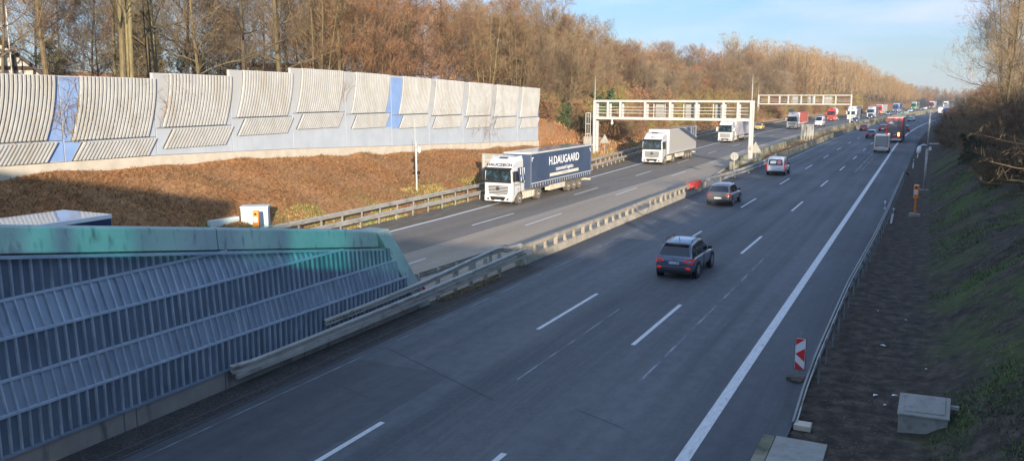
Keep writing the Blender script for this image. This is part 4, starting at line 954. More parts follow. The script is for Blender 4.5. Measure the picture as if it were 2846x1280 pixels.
def car(loc, rz, label, cat, col, L_=4.3, W=1.80, H=1.5, kind='hatch', det=2, lights='rear', flip=False, roofcol=None, name='passenger_car', plate='', rails=False, glasscol='glass', group=None):
    """front of the car is local +Y; flip turns it round to drive towards the viewer"""
    T = empty(name, loc, rz+(math.pi if flip else 0), label, cat, group)
    h = W/2; l = L_/2; z0 = .28
    van = kind in ('van', 'minivan')
    belt = {'hatch': .60, 'suv': .60, 'sedan': .62, 'van': .52, 'minivan': .53, 'wagon': .62}[kind]*H
    pm = M[col]
    # lower body
    hood = belt*(.98 if not van else 1.0)
    st = [(-l, .42, belt*.88, .80), (-l*.975, .30, belt*.97, .93), (-l*.86, z0, belt*1.0, .985), (-l*.45, z0, belt, 1.0), (0, z0, belt*.985, 1.0), (l*.42, z0, belt*.97, 1.0)]
    st += [(l*.62, z0, hood*.95, .985), (l*.84, z0, hood*.86, .95), (l*.96, .30, hood*.74, .86), (l, .40, hood*.60, .72)]
    rings = []
    for y, zb, zt, k in st:
        hw = h*k; zm = zb+(zt-zb)*.52
        half = [(hw*.86, zb), (hw*.985, zb+.10), (hw, zm), (hw*.985, zt-.10), (hw*.93, zt-.02), (hw*.70, zt+.015), (hw*.3, zt+.03)]
        rings.append([(a, y, b) for a, b in half]+[(-a, y, b) for a, b in reversed(half)])
    m = MB(); m.loft(rings); m.build('body', pm, T, smooth=True, sub=1 if det > 1 else 0)
    # greenhouse: y, top z
    if kind == 'sedan': g = [(-l*.70, belt+.02), (-l*.42, H*.90), (-l*.20, H*.985), (l*.02, H), (l*.12, H*.975), (l*.46, belt+.03)]
    elif kind == 'hatch': g = [(-l*.93, belt+.03), (-l*.78, H*.90), (-l*.62, H*.975), (-l*.1, H), (l*.08, H*.975), (l*.50, belt+.03)]
    elif kind == 'suv': g = [(-l*.95, belt+.03), (-l*.80, H*.90), (-l*.68, H*.965), (-l*.15, H), (l*.06, H*.975), (l*.48, belt+.03)]
    elif kind == 'wagon': g = [(-l*.96, belt+.03), (-l*.86, H*.93), (-l*.74, H*.98), (-l*.15, H), (l*.05, H*.975), (l*.46, belt+.03)]
    elif kind == 'minivan': g = [(-l*.985, belt+.02), (-l*.955, H*.90), (-l*.90, H*.985), (-l*.3, H), (l*.16, H*.975), (l*.62, belt+.03)]
    else: g = [(-l*.99, belt+.02), (-l*.985, H*.93), (-l*.96, H), (-l*.2, H), (l*.34, H*.97), (l*.78, belt+.0)]
    hb = h*(.91 if van else .90); ht = h*(.80 if van else .68)
    def wt(z): return hb+(ht-hb)*(z-belt)/(H-belt)
    rings = []
    zb = belt-.06
    for y, zt in g:
        a = wt(zt)
        half = [(hb, zb), (wt(max(zb, zt-.10)) if zt-.1 > zb else hb, max(zb+.01, zt-.10)), (a-.03, zt-.02), (a*.6, zt+.012), (a*.2, zt+.018)]
        rings.append([(p, y, q) for p, q in half]+[(-p, y, q) for p, q in reversed(half)])
    m = MB(); m.loft(rings); m.build('roof', M[roofcol] if roofcol else pm, T, smooth=True)
    gm_ = M[glasscol]
    def tri(k0, k1, inset=.05):
        # slanted end glass between stations k0 (low) and k1 (high)
        (ya, za), (yb, zb_) = g[k0], g[k1]; dy = yb-ya; dz = zb_-za; n_ = Vector((0, -dz, dy)).normalized()
        if k0 > k1: n_ = -n_ if n_.z < 0 else n_
        if n_.z < 0: n_ = -n_
        o_ = n_*.028
        P0 = lambda f_, s: (s*(wt(za+dz*f_)-(.10 if van else .09)-.02*f_), ya+dy*f_+o_.y, za+dz*f_+o_.z)
        m = MB(); m.quad(P0(.10, -1), P0(.10, 1), P0(.96, 1), P0(.96, -1)); return m
    if not (kind == 'van' and lights == 'rear'):
        o = tri(0, 1).build('rear_window', gm_, T, fix=False)
    tri(len(g)-1, len(g)-2).build('windscreen', gm_, T, fix=False)
    # side windows, split by the centre pillar
    def gz(y):
        for (a, b), (c, d_) in zip(g, g[1:]):
            if a <= y <= c: return b+(d_-b)*(y-a)/(c-a)
        return belt
    for s in (-1, 1):
        cuts = [(-l*.62, -l*.16), (-l*.12, l*.30)] if kind != 'van' else [(l*.36, l*.66)]
        if kind == 'minivan': cuts = [(-l*.02, l*.44)]
        if kind in ('suv', 'wagon'): cuts = [(-l*.84, -l*.60), (-l*.56, -l*.13), (-l*.09, l*.32)]
        for a, b in cuts:
            m = MB(); n_ = 5; pr = None
            for k in range(n_+1):
                y = a+(b-a)*k/n_; zt = min(gz(y)-.12, H-.14)
                if zt < belt+.06: zt = belt+.06
                cur = ((s*(wt(belt+.03)+.014), y, belt+.03), (s*(wt(zt)+.014), y, zt))
                if pr: m.quad(pr[0], cur[0], cur[1], pr[1])
                pr = cur
            m.build('side_window', gm_, T, fix=False)
    # wheels and arches
    r = .33 if kind != 'suv' else .365
    if kind == 'van': r = .35
    for s in (-1, 1):
        for y in (-l*.60, l*.62):
            m = MB(); m.disc((s*(h-.04), y, r), 'x', 0, r+.065, .10, 22); m.build('wheel_arch', M['black'], T)
            wheel(T, s*(h-.105), y, r, .22, s)
    # bumpers, lights, plates
    m = MB(); m.box(-h*.86, h*.86, -l-.015, -l+.2, .30, .47); m.build('rear_bumper', M['black'] if det > 1 or kind == 'van' else pm, T, bevel=.03)
    m = MB(); m.box(-h*.74, h*.74, l-.2, l+.02, .27, .44); m.build('front_bumper', M['black'], T, bevel=.03)
    zl = belt*.86
    for s in (-1, 1):
        m = MB()
        if van: m.box(s*h*.95-.03, s*h*.95+.03, -l-.01, -l+.12, belt*.62, belt*1.25)
        elif kind in ('wagon',): m.box(s*h*.86-.09, s*h*.86+.09, -l-.03, -l+.16, zl-.16, zl+.16)
        else: m.loft([[(s*h*.48, -l-.035, zl-.02), (s*h*.90, -l+.02, zl-.10), (s*h*.95, -l+.20, zl+.02), (s*h*.93, -l+.16, zl+.11), (s*h*.84, -l+.0, zl+.11), (s*h*.60, -l-.03, zl+.06)], [(s*h*.48, -l+.1, zl-.02), (s*h*.90, -l+.12, zl-.08), (s*h*.95, -l+.42, zl+.04), (s*h*.93, -l+.42, zl+.09), (s*h*.84, -l+.16, zl+.09), (s*h*.60, -l+.12, zl+.06)]])
        m.build('tail_light', M['red_light'], T)
        m = MB(); m.loft([[(s*h*.50, l-.03, zl-.16), (s*h*.84, l-.14, zl-.14), (s*h*.86, l-.22, zl-.02), (s*h*.52, l-.09, zl-.07)], [(s*h*.50, l-.2, zl-.16), (s*h*.84, l-.4, zl-.14), (s*h*.86, l-.4, zl-.02), (s*h*.52, l-.3, zl-.07)]])
        m.build('headlight', M['head'] if lights == 'on' else M['head_off'], T)
        m = MB(); m.box(s*(h+.02)-.09, s*(h+.02)+.09, l*.30, l*.36+.05, belt+.02, belt+.17); m.build('mirror', M['black'] if (van or col.startswith('grey')) else pm, T, bevel=.03)
    m = MB(); m.box(-.26, .26, -l-.045, -l-.03, zl-.26 if kind != 'suv' else zl-.13, zl-.15 if kind != 'suv' else zl-.02)
    zp = zl-.205 if kind != 'suv' else zl-.075
    pl = m.build('number_plate', M['plate'], T)
    m = MB(); m.box(-.26, .26, l+.02, l+.035, .36, .47); m.build('number_plate', M['plate'], T)
    m = MB(); m.box(-h*.45, h*.45, l-.05, l+.025, .48, .60); m.build('grille', M['black'], T, bevel=.02)
    if plate:
        text_mesh('plate_text', plate, .12, M['ink'], pl, M_front((.03, -l-.047, zp)), .95, .001)
        m = MB(); m.box(-.262, -.215, -l-.049, -l-.046, zp-.055, zp+.055); m.build('country_band', M['eu'], pl)
    if rails:
        for s in (-1, 1):
            m = MB(); m.tube([(s*(ht-.02), y, z) for y, z in ((-l*.66, H*.975), (-l*.6, H+.035), (-l*.1, H+.05), (l*.02, H+.03), (l*.08, H*.98))], .022, 6); m.build('roof_rail', M['black'], T, smooth=True)
    return T

greys = [('grey_dark', (.115, .14, .19), .5), ('grey_mid', (.14, .14, .135), .5), ('silver', (.38, .40, .44), .5), ('blue_dark', (.02, .035, .10), .3), ('darkred', (.13, .015, .02), .2), ('winered', (.20, .02, .03), .2), ('yellow', (.75, .50, .02), 0), ('paleblue', (.40, .50, .62), .2), ('palegreen', (.30, .46, .40), .1), ('whitecar', (.72, .73, .75), 0), ('cream', (.70, .66, .58), 0), ('green', (.04, .24, .15), .1), ('blue', (.04, .10, .30), .1), ('black_car', (.015, .016, .02), .3)]
for nme, c, mt in greys: M[nme] = paint(nme, c, mt, dirt=.15)
slope = lambda Y: -math.atan(cslope(Y))

# the grey SUV nearest to the camera
T = car((-9.74, 38.25, 0), 0, 'grey SUV with glowing red tail lights in the middle lane nearest the viewer', 'car', 'grey_dark', 4.41, 1.82, 1.66, 'suv', det=3, rails=True, plate='RE LR 3803', name='suv')
l, h, H_ = 2.205, .91, 1.66
m = MB(); m.box(-.60, .60, -1.90, -1.66, 1.55, 1.585); m.build('rear_spoiler', M['black'], T, bevel=.015)
m = MB(); m.tube([(0, -1.25, 1.66), (0, -1.42, 1.86)], [.02, .006], 5); m.build('antenna', M['black'], T)
m = MB(); m.box(-.70, .70, -l-.02, -l+.05, .56, .61); m.build('bumper_trim', M['grey_mid'], T, bevel=.01)
for s in (-1, 1):
    m = MB(); m.box(s*.66-.10, s*.66+.10, -l-.045, -l+.02, .50, .60); m.build('fog_light', M['red_light'], T, bevel=.02)
    for yy in (-.62, .42):
        m = MB(); m.box(s*.905-.02, s*.905+.02, yy-.09, yy+.09, .88, .91); m.build('door_handle', M['chrome'], T, bevel=.005)
    m = MB(); m.box(s*.905-.01, s*.905+.012, -.30, -.285, .40, .95); m.build('door_gap', M['ink'], T)
m = MB(); m.disc((0, -l-.03, .985), 'y', .0, .05, .02, 14); m.build('badge', M['chrome'], T)
m = MB(); m.disc((0, -l-.0, .985), 'y', .0, .001, .0, 3)
m = MB(); m.tube([(-.5, -1.93, 1.08), (-.1, -1.98, 1.12), (.25, -1.97, 1.13)], .008, 4); m.build('wiper', M['black'], T)
# grey hatchback in the left lane
T = car((-13.55, 64.2, 0), 0, 'dark olive grey hatchback braking in the left lane beside the red rail section', 'car', 'grey_mid', 4.5, 1.86, 1.62, 'hatch', det=3, name='hatchback')
m = MB(); m.box(-.60, .60, -2.285, -2.24, .80, .83); m.build('chrome_strip', M['chrome'], T, bevel=.005)
# white delivery van with stickers on its rear window
T = car((-13.65, 90.7, 0), 0, 'small white delivery van with white and pink stickers on its rear window', 'van', 'whitecar', 4.25, 1.84, 1.85, 'minivan', det=2, name='delivery_van')
m = MB(); yv = -2.125*.985
rw = lambda z: yv+(z-1.0)*.1-.055
m.quad((-.62, -2.135, 1.12), (.66, -2.135, 1.12), (.62, -2.085, 1.58), (-.58, -2.085, 1.58)); gl = m.build('tinted_window', M['glass'], T, fix=False)
m = MB(); m.quad((-.54, -2.148, 1.22), (.02, -2.148, 1.22), (.06, -2.112, 1.50), (-.50, -2.112, 1.50)); m.build('white_sticker', M['sign_white'], gl, fix=False)
M['pink'] = mat('pink_print', (.75, .22, .25), .5)
m = MB(); p_ = [(.37+.20*math.cos(a), -2.148+.035*(.5+.5*math.sin(a)), 1.35+.20*math.sin(a)) for a in [2*math.pi*q/20 for q in range(20)]]
m.quad(*p_); m.build('round_sticker', M['pink'], gl, fix=False)
m = MB(); m.quad((.935, -1.2, .95), (.935, -.55, .95), (.865, -.55, 1.5), (.865, -1.2, 1.5)); m.build('side_print', M['pink'], T, fix=False)
# others on the near carriageway
T = empty('motorhome', (-5.62, 132.4, 0), 0, 'boxy cream camper with a large pale rear panel in the right lane', 'camper')
m = MB(); m.box(-1.0, 1.0, -2.9, 1.2, .55, 2.55); m.box(-.95, .95, 1.2, 2.9, .5, 1.5); m.build('body', M['cream'], T, bevel=.16)

m = MB(); m.box(-.80, .80, -2.92, -2.85, .95, 2.40); m.build('rear_panel_frame', M['black'], T, bevel=.05)
m = MB(); m.box(-.75, .75, -2.935, -2.9, 1.0, 2.35); rp_ = m.build('rear_panel', M['greypanel'], T, bevel=.04)
m = MB(); m.box(-.95, .95, -2.98, -2.6, .42, .78); m.build('rear_bumper', M['cream'], T, bevel=.06)
for s in (-1, 1):
    m = MB(); m.box(s*.66-.14, s*.66+.14, -2.96, -2.9, .88, .98); m.build('tail_light', M['red_light'], T)
    wheel(T, s*.86, -1.7, .34, .22, s); wheel(T, s*.86, 1.8, .34, .22, s)
m = MB(); m.box(-.3, .3, -2.95, -2.93, .86, .97); m.build('number_plate', M['plate'], T)

def truck(loc, rz, label, cab, box='box', boxmat='trailer_cream', length=16.3, top=4.0, boxbot=1.15, scale=1, roofmat='white', lights=False, trim=True, det=2, group=None, name='articulated_lorry', fairing=True, skirt='dust_panel', width=2.5, sleeper=True, boxstart=2.9):
    """cab front is local y=0 and looks along -Y; the trailer reaches to +Y"""
    T = empty(name, loc, rz, label, 'lorry', group, scale=scale)
    h = width/2; cm = M[cab]
    # cab shell
    m = MB(); rings = []
    for y, zb, zt, k in ((.0, .42, 2.0, .93), (.05, .32, 2.95, .975), (.30, .30, 3.05, .99), (1.1, .95, 3.08, .99), (2.25, .95, 3.08, .98)):
        hw = h*k
        rings.append([(hw*.96, y, zb), (hw, y, zb+.12), (hw, y, 1.7), (hw*.96, y, zt-.25), (hw*.88, y, zt-.04), (hw*.4, y, zt), (-hw*.4, y, zt), (-hw*.88, y, zt-.04), (-hw*.96, y, zt-.25), (-hw, y, 1.7), (-hw, y, zb+.12), (-hw*.96, y, zb)])
    m.loft(rings); m.build('cab', cm, T, bevel=.03)
    if fairing:
        m = MB(); rings = []
        for y, zt, k in ((.10, 3.02, .90), (.30, 3.28, .90), (.75, 3.62, .90), (1.3, 3.80, .90), (2.2, 3.86, .92)):
            hw = h*k; rings.append([(hw, y, 2.9), (hw*.99, y, 2.9+(zt-2.9)*.6), (hw*.88, y, zt), (-hw*.88, y, zt), (-hw*.99, y, 2.9+(zt-2.9)*.6), (-hw, y, 2.9)])
        m.loft(rings); f_ = m.build('roof_fairing', cm, T, bevel=.04)
        m = MB(); m.quad((-.38, .86, 3.69), (.38, .86, 3.69), (.38, 1.12, 3.77), (-.38, 1.12, 3.77)); m.build('roof_hatch', M['black'], f_, fix=False)
    # windscreen
    m = MB(); m.loft([[(-h*.90, -.035, 1.92), (h*.90, -.035, 1.92), (h*.93, .06, 2.05), (h*.93, .2, 2.05), (-h*.93, .2, 2.05), (-h*.93, .06, 2.05)], [(-h*.86, .02, 2.76), (h*.86, .02, 2.76), (h*.90, .12, 2.74), (h*.90, .24, 2.74), (-h*.90, .24, 2.74), (-h*.90, .12, 2.74)]]); m.build('windscreen', M['glass_truck'], T)
    m = MB(); m.box(-h*.93, h*.93, -.05, .10, 1.80, 1.97); m.build('wiper_panel', M['black'], T, bevel=.02)
    m = MB(); m.loft([[(-h*.92, -.12, 2.78), (h*.92, -.12, 2.78), (h*.92, .10, 2.90), (-h*.92, .10, 2.90)], [(-h*.92, -.17, 2.86), (h*.92, -.17, 2.86), (h*.92, .10, 3.0), (-h*.92, .10, 3.0)]]); m.build('sun_visor', M['black'], T)
    for s in (-1, 1):
        m = MB(); x = s*(h*.995+.012)
        m.quad((x, .45, 1.90), (x, 1.35, 1.80), (x*.985, 1.35, 2.70), (x*.985, .35, 2.70)); m.build('side_window', M['glass_truck'] if det < 3 else M['glass'], T, fix=False)
        m = MB(); m.box(x-.01*s-.006, x-.01*s+.012, 1.44, 1.455, .95, 2.85); m.box(x-.01, x+.01, .32, .335, .9, 2.8); m.build('door_gap', M['ink'], T)
        m = MB(); m.box(s*(h+.20)-.12, s*(h+.20)+.12, -.02, .16, 1.95, 2.62); m.bar((s*h*.9, .1, 2.66), (s*(h+.2), .08, 2.66), .06); mr_ = m.build('mirror', M['black'] if det > 2 else cm, T, bevel=.04)
        # headlights in the bumper
        m = MB(); m.loft([[(s*h*.58, -.05, .92), (s*h*.93, -.02, 1.10), (s*h*.95, .1, .88), (s*h*.62, -.05, .74)], [(s*h*.58, .1, .92), (s*h*.93, .12, 1.10), (s*h*.95, .2, .88), (s*h*.62, .1, .74)]]); m.build('headlight', M['head'] if lights else M['head_off'], T)
        m = MB(); m.box(s*h*.74-.16, s*h*.74+.16, -.07, .0, .46, .60); m.build('fog_lamp_recess', M['black'], T, bevel=.02)
        m = MB(); m.box(s*h*.80-.06, s*h*.80+.06, -.085, -.06, .49, .57); m.build('fog_lamp', M['head_off'], T)
    # grille: slats on a dark ground
    m = MB(); m.loft([[(-h*.70, -.015, 1.58), (h*.70, -.015, 1.58), (h*.66, -.03, .92), (0, -.05, .86), (-h*.66, -.03, .92)], [(-h*.70, .05, 1.58), (h*.70, .05, 1.58), (h*.66, .05, .92), (0, .05, .86), (-h*.66, .05, .92)]]); gr = m.build('grille', M['black'] if det > 2 else M['chassis'], T)
    m = MB()
    for k in range(6):
        z = 1.50-k*.115; m.box(-h*.69+.01*k, h*.69-.01*k, -.07-.004*k, -.03, z-.022, z+.022)
    m.build('grille_slat', cm, gr, bevel=.01)
    m = MB(); m.box(-h*.97, h*.97, -.06, .25, .34, .84); m.build('bumper', cm, T, bevel=.05)
    m = MB(); m.loft([[(-h*.56, -.075, .72), (h*.56, -.075, .72), (h*.44, -.085, .42), (-h*.44, -.085, .42)], [(-h*.52, .0, .66), (h*.52, .0, .66), (h*.42, .0, .44), (-h*.42, .0, .44)]]); m.build('lower_intake', M['black'], T)
    m = MB(); m.box(-.28, .28, -.10, -.085, .36, .47); m.build('number_plate', M['plate'], T)
    # chassis and wheels
    m = MB(); m.box(-.45, .45, .8, 6.2, .62, .92); m.box(-.5, .5, 6.2, length-.3, .85, 1.12); m.build('chassis', M['chassis'], T)
    for s in (-1, 1):
        wheel(T, s*(h-.17), 1.35, .5, .32, s, 'tyre_dusty', 'rim_dusty', 0)
        m = MB(); m.loft([[(s*(h-.03), 1.35+.62*math.cos(a), .5+.62*math.sin(a)), (s*(h-.45), 1.35+.62*math.cos(a), .5+.62*math.sin(a)), (s*(h-.45), 1.35+.57*math.cos(a), .5+.57*math.sin(a)), (s*(h-.03), 1.35+.57*math.cos(a), .5+.57*math.sin(a))] for a in [R(q) for q in range(0, 181, 20)]]); m.build('mudguard', M['black'], T)
    return T
def tractor_rear(T, h=1.25, ya=4.95):
    for s in (-1, 1):
        wheel(T, s*(h-.22), ya, .5, .42, s, 'tyre_dusty', 'rim_dusty', 0)
        m = MB()
        for k in range(5): m.box(s*(h-.36)-.30, s*(h-.36)+.30, 2.1+k*.45, 2.52+k*.45, .36, .92+.02*(k % 2))
        m.build('fuel_tank', M['dust_panel'], T, bevel=.05)
        m = MB(); m.loft([[(s*h, ya+.6*math.cos(a), .52+.62*math.sin(a)), (s*(h-.45), ya+.6*math.cos(a), .52+.62*math.sin(a)), (s*(h-.45), ya+.56*math.cos(a), .52+.57*math.sin(a)), (s*h, ya+.56*math.cos(a), .52+.57*math.sin(a))] for a in [R(q) for q in range(0, 181, 20)]]); m.build('mudguard', M['chassis'], T)
def trailer(T, y0, y1, top, bot, mt, kind, h=1.27, roofm='white', axles=(10.9, 12.2, 13.5), boxside=True, rear='white'):
    m = MB(); m.box(-h+.02, h-.02, y0, y1, bot, top-.06); bx = m.build('trailer_body', M[mt], T, bevel=.02)
    m = MB(); m.box(-h+.005, h-.005, y0-.01, y1+.01, top-.14, top); m.build('roof', M[roofm], bx, bevel=.03)
    if kind == 'curtain':
        m = MB(); m.box(-h-.005, h+.005, y0+.02, y1-.02, bot+.36, bot+.44); m.build('curtain_rail', M['white'], bx, bevel=.01)
        m = MB()
        k = y0+.3
        while k < y1-.2:
            for s in (-1, 1): m.box(s*h-.02, s*h+.012, k, k+.035, bot+.06, bot+.30)
            k += .52
        m.build('buckle_straps', M['greypanel'], bx)
        [MB().box(s_*(h-.03)-.032, s_*(h-.03)+.032, q0, q0+.12, bot, top-.1).build('corner_post', M['tarp_grey'], bx, bevel=.01) for q0 in (y0-.02, y1-.1) for s_ in (-1, 1)]
    else:
        m = MB(); m.box(-h-.006, h+.006, y0-.02, y0+.12, bot, top-.02); m.box(-h-.006, h+.006, y1-.12, y1+.02, bot, top-.02); m.box(-h-.006, h+.006, y0, y1, bot-.02, bot+.13); m.build('edge_frame', M['white'], bx, bevel=.01)
    for s in (-1, 1):
        for a in axles: wheel(T, s*(h-.21), a, .5, .40, s, 'tyre_dusty', 'rim_dusty', 0)
        if boxside:
            m = MB(); m.box(s*(h-.30)-.25, s*(h-.30)+.25, y0+4.0, axles[0]-.75, .52, .98); m.build('pallet_box', M['dust_panel'], T, bevel=.02)
        m = MB(); m.box(s*(h-.08)-.02, s*(h-.08)+.02, axles[-1]+.62, axles[-1]+.66, .3, 1.0); m.build('mud_flap', M['chassis'], T)
    m = MB(); m.box(-h+.05, h-.05, y1-.12, y1+.02, .55, .72); m.build('underrun_bar', M['dust_panel'], T)
    m = MB(); m.box(-h+.1, h-.1, y0, y1-.2, bot-.14, bot-.01); m.build('floor_frame', M['chassis'], T)
    return bx
def star(T, z, r=.17):
    m = MB(); m.disc((0, -.085, z), 'y', 0, r, .03, 24); e = m.build('emblem', M['black'], T)
    m = MB(); m.disc((0, -.105, z), 'y', r*.82, r*.95, .02, 24)
    for a in (90, 210, 330):
        m.bar((0, -.108, z), (math.cos(R(a))*r*.86, -.108, z+math.sin(R(a))*r*.86), .026, .016)
    m.build('emblem_star', M['chrome'], e)

# first lorry
T = truck((-28.42, 55.2, 0), 0, 'white lorry cab with a navy curtain trailer lettered H.DAUGAARD', 'white', scale=.945, det=3)
tractor_rear(T); bx = trailer(T, 3.45, 17.15, 3.98, 1.05, 'navy', 'curtain', axles=(11.55, 12.86, 14.17)); star(T, 1.36)
text_mesh('front_text', 'DAUCZECH', .32, M['ink'], T, frameM((0, .20, 3.20), (1,0,0), (0, .55, .83), (0, -.83, .55)), 1.3, .006, .012)
text_mesh('lettering', 'H.DAUGAARD', 1.0, M['sign_white'], bx, M_side((1.258, 10.55, 3.02)), 1.07, .004, .012)
text_mesh('lettering', 'customized logistics', .50, M['sign_white'], bx, M_side((1.258, 10.6, 2.30)), 1.0, .004, .002)
M['beige'] = mat('beige_strip', (.62, .56, .46), .6)
m = MB(); m.box(1.25, 1.262, 7.3, 13.9, 1.72, 1.98); st_ = m.build('beige_strip', M['beige'], bx)
text_mesh('small_lettering', 'Blue Star Germany', .13, M['ink'], st_, M_side((1.264, 10.6, 1.85)), 1.3, .002)
m = MB()
for (a, b, c, d_) in ((3.62, 3.95, 3.50, 3.58), (3.62, 3.69, 3.25, 3.5), (16.65, 16.95, 3.55, 3.63), (16.88, 16.95, 3.3, 3.6)): m.box(1.25, 1.262, a, b, c, d_)
m.build('corner_mark', M['sign_white'], bx)
# bold navy and white monogram behind the door
m = MB(); x = 1.262; m.quad((x, 1.30, 1.75), (x, 2.24, 1.65), (x, 2.24, 2.95), (x, .95, 2.95)); lg_ = m.build('door_graphic', M['navy'], T, fix=False)
x = 1.268; m = MB(); m.quad((x, 1.42, 2.35), (x, 1.55, 2.35), (x, 1.48, 2.9), (x, 1.35, 2.9)); m.quad((x, 1.52, 1.82), (x, 1.66, 1.80), (x, 1.60, 2.22), (x, 1.50, 2.22)); m.quad((x, 1.70, 2.90), (x, 1.82, 2.90), (x, 2.02, 1.85), (x, 1.90, 2.0)); m.quad((x, 2.0, 2.9), (x, 2.2, 2.9), (x, 2.2, 2.45), (x, 2.15, 2.3))
m.build('white_strokes', M['sign_white'], lg_, fix=False)
text_mesh('door_lettering', 'DAUCZECH', .16, M['ink'], T, M_side((1.262, .95, 1.62)), 1.2, .002)
m = MB(); m.box(1.24, 1.27, 2.14, 2.22, 1.70, 1.84); m.build('side_marker', mat('yellow_marker', (.8, .75, .2), .4), T)
m = MB(); m.box(1.24, 1.275, .98, 1.1, 1.22, 1.30); m.build('door_handle', M['black'], T, bevel=.01)
# simple shapes of the driver and things on the dashboard seen through the glass are carried by the screen's tint
# second lorry
T = truck((-28.87, 95.7, 0), 0, 'white lorry with a plain cream box trailer, second in the slow lane', 'white', det=3)
tractor_rear(T); bx = trailer(T, 2.75, 15.9, 4.08, 1.15, 'trailer_cream', 'box', axles=(10.7, 12.0, 13.3)); star(T, 1.36)
text_mesh('front_text', 'PLF', .30, M['ink'], T, frameM((0, .22, 3.22), (1,0,0), (0, .55, .83), (0, -.83, .55)), 1.2, .006)
text_mesh('small_lettering', 'PLT', .42, M['greypanel'], bx, M_side((1.258, 3.8, 3.25)), 1.0, .003)
# third lorry, behind the gantry post
T = truck((-31.1, 145.8, 0), 0, 'white lorry behind the gantry post with a pale pink trailer lettered in lilac', 'white', det=2)
tractor_rear(T); M['pinkbox'] = noise_mat('pale_pink_tarp', [(.3, (.50, .45, .43)), (.7, (.58, .53, .50))], nscale=1); M['lilac'] = mat('lilac_print', (.26, .22, .36), .6)
bx = trailer(T, 2.9, 17.0, 4.0, 1.05, 'pinkbox', 'box', axles=(11, 12.3, 13.6))
m = MB(); x = 1.262
for k in range(16):
    a, b = 2*math.pi*k/16, 2*math.pi*(k+1)/16; m.quad(*[(x, 6.0+math.cos(q)*r_*.9, 2.6+math.sin(q)*r_) for q, r_ in ((a, .55), (b, .55), (b, .38), (a, .38))])
m.quad((x, 5.75, 3.35), (x, 6.0, 3.75), (x, 6.25, 3.35), (x, 6.0, 3.25)); m.quad((x, 5.75, 1.9), (x, 6.0, 1.5), (x, 6.25, 1.9), (x, 6.0, 2.0)); m.build('round_logo', M['lilac'], bx, fix=False)
text_mesh('lettering', 'NOR TEC', 1.0, M['lilac'], bx, M_side((1.262, 11.6, 3.1)), 1.3, .004)
# yellow car in the lay-by
car((-35.25, 202.6, 0), slope(200), 'yellow car at the lay-by kerb right behind the gantry post', 'car', 'yellow', 4.0, 1.75, 1.5, 'hatch', flip=True, lights='off', det=2)
# lorry with the red container
T = truck((-29.25, 211.2, 0), slope(211), 'white lorry hauling a rust red container under the far gantry', 'white', det=2)
tractor_rear(T); trailer(T, 3.0, 15.5, 3.9, 1.25, 'tarp_red', 'box', axles=(10.5, 11.8, 13.1), roofm='tarp_red')
# white van in the oncoming middle lane
car((-25.3, 233.2, 0), slope(231), 'white high roof van driving towards the viewer beside the red concrete mixer', 'van', 'whitecar', 5.9, 2.0, 2.55, 'van', flip=True, lights='off', name='panel_van')
# red mixer lorry
T = truck((-27.3, 281.5, 0), slope(281), 'bright red lorry with a pale blue mixer drum', 'red', fairing=True, name='concrete_mixer', length=10)
m = MB(); m.tube([(0, 3.0, 2.4), (0, 3.3, 2.45), (0, 4.4, 2.65), (0, 6.0, 2.9), (0, 7.6, 3.1), (0, 8.3, 3.2)], [.5, .95, 1.25, 1.15, .7, .45], 18)
M['drum'] = noise_mat('pale_blue_drum', [(.3, (.42, .55, .58)), (.7, (.55, .66, .68))], nscale=2); m.build('mixer_drum', M['drum'], T, smooth=True)
for s in (-1, 1):
    for y in (5.6, 7.0): wheel(T, s*1.03, y, .5, .4, s, 'tyre_dusty', 'rim_dusty', 0)
    m = MB(); m.box(s*1.0-.2, s*1.0+.2, 2.4, 4.6, .5, 1.2); m.build('side_tank', M['whitecar'], T, bevel=.05)
# following traffic
def lorry(x, y, label, cab, boxm, top=4.0, kind='box', L_=13.3, fair=True, lights=True):
    T = truck((x, y, 0), slope(y), label, cab, det=2, fairing=fair, lights=lights)
    tractor_rear(T); trailer(T, 2.9, 2.9+L_, top, 1.1, boxm, kind, axles=(2.9+L_-5.3, 2.9+L_-4.0, 2.9+L_-2.7)); return T
lorry(-24.4, 318, 'cream cab lorry with a tall dark grey box behind the far gantry leg', 'cream', 'tarp_grey', 4.1)
lorry(-22.0, 289, 'white box lorry just behind the far gantry leg, in front of the dark box one', 'whitecar', 'tarp_grey', 3.6, L_=7)
car((-19.3, 270, 0), slope(268), 'dark car with bright headlights right of the far gantry leg', 'car', 'blue_dark', 4.3, 1.8, 1.5, 'hatch', flip=True, lights='on')
lorry(-18.4, 325, 'white lorry with a dark side behind the dark pickup', 'whitecar', 'tarp_grey', 3.9, L_=7)
car((-17.6, 312, 0), slope(312), 'dark van with bright headlights in front of the small white lorry', 'car', 'blue_dark', 4.6, 1.9, 1.8, 'wagon', flip=True, lights='on')
lorry(-18.8, 385, 'red lorry with a grey trailer partly hidden by the small white lorry', 'red', 'greypanel', 4.0)
car((-14.4, 374, 0), slope(372), 'dark blue car with bright headlights left of the blue lorry', 'car', 'blue_dark', 4.3, 1.8, 1.5, 'hatch', flip=True, lights='on')
T = lorry(-14.0, 436, 'blue lorry with a dark blue trailer on the far bend', 'blue', 'navy', 4.0)
car((-10.0, 366, 0), slope(366), 'pale green car behind the median barrier below the blue lorry', 'car', 'palegreen', 4.3, 1.8, 1.5, 'wagon', flip=True, lights='off')
car((-8.4, 398, 0), slope(398), 'pale turquoise car right of the pale green car', 'car', 'palegreen', 4.2, 1.8, 1.5, 'sedan', flip=True, lights='off')
car((-7.6, 446, 0), slope(446), 'pale blue car with headlights on between the blue and green lorries', 'car', 'paleblue', 4.3, 1.8, 1.45, 'sedan', flip=True, lights='on')
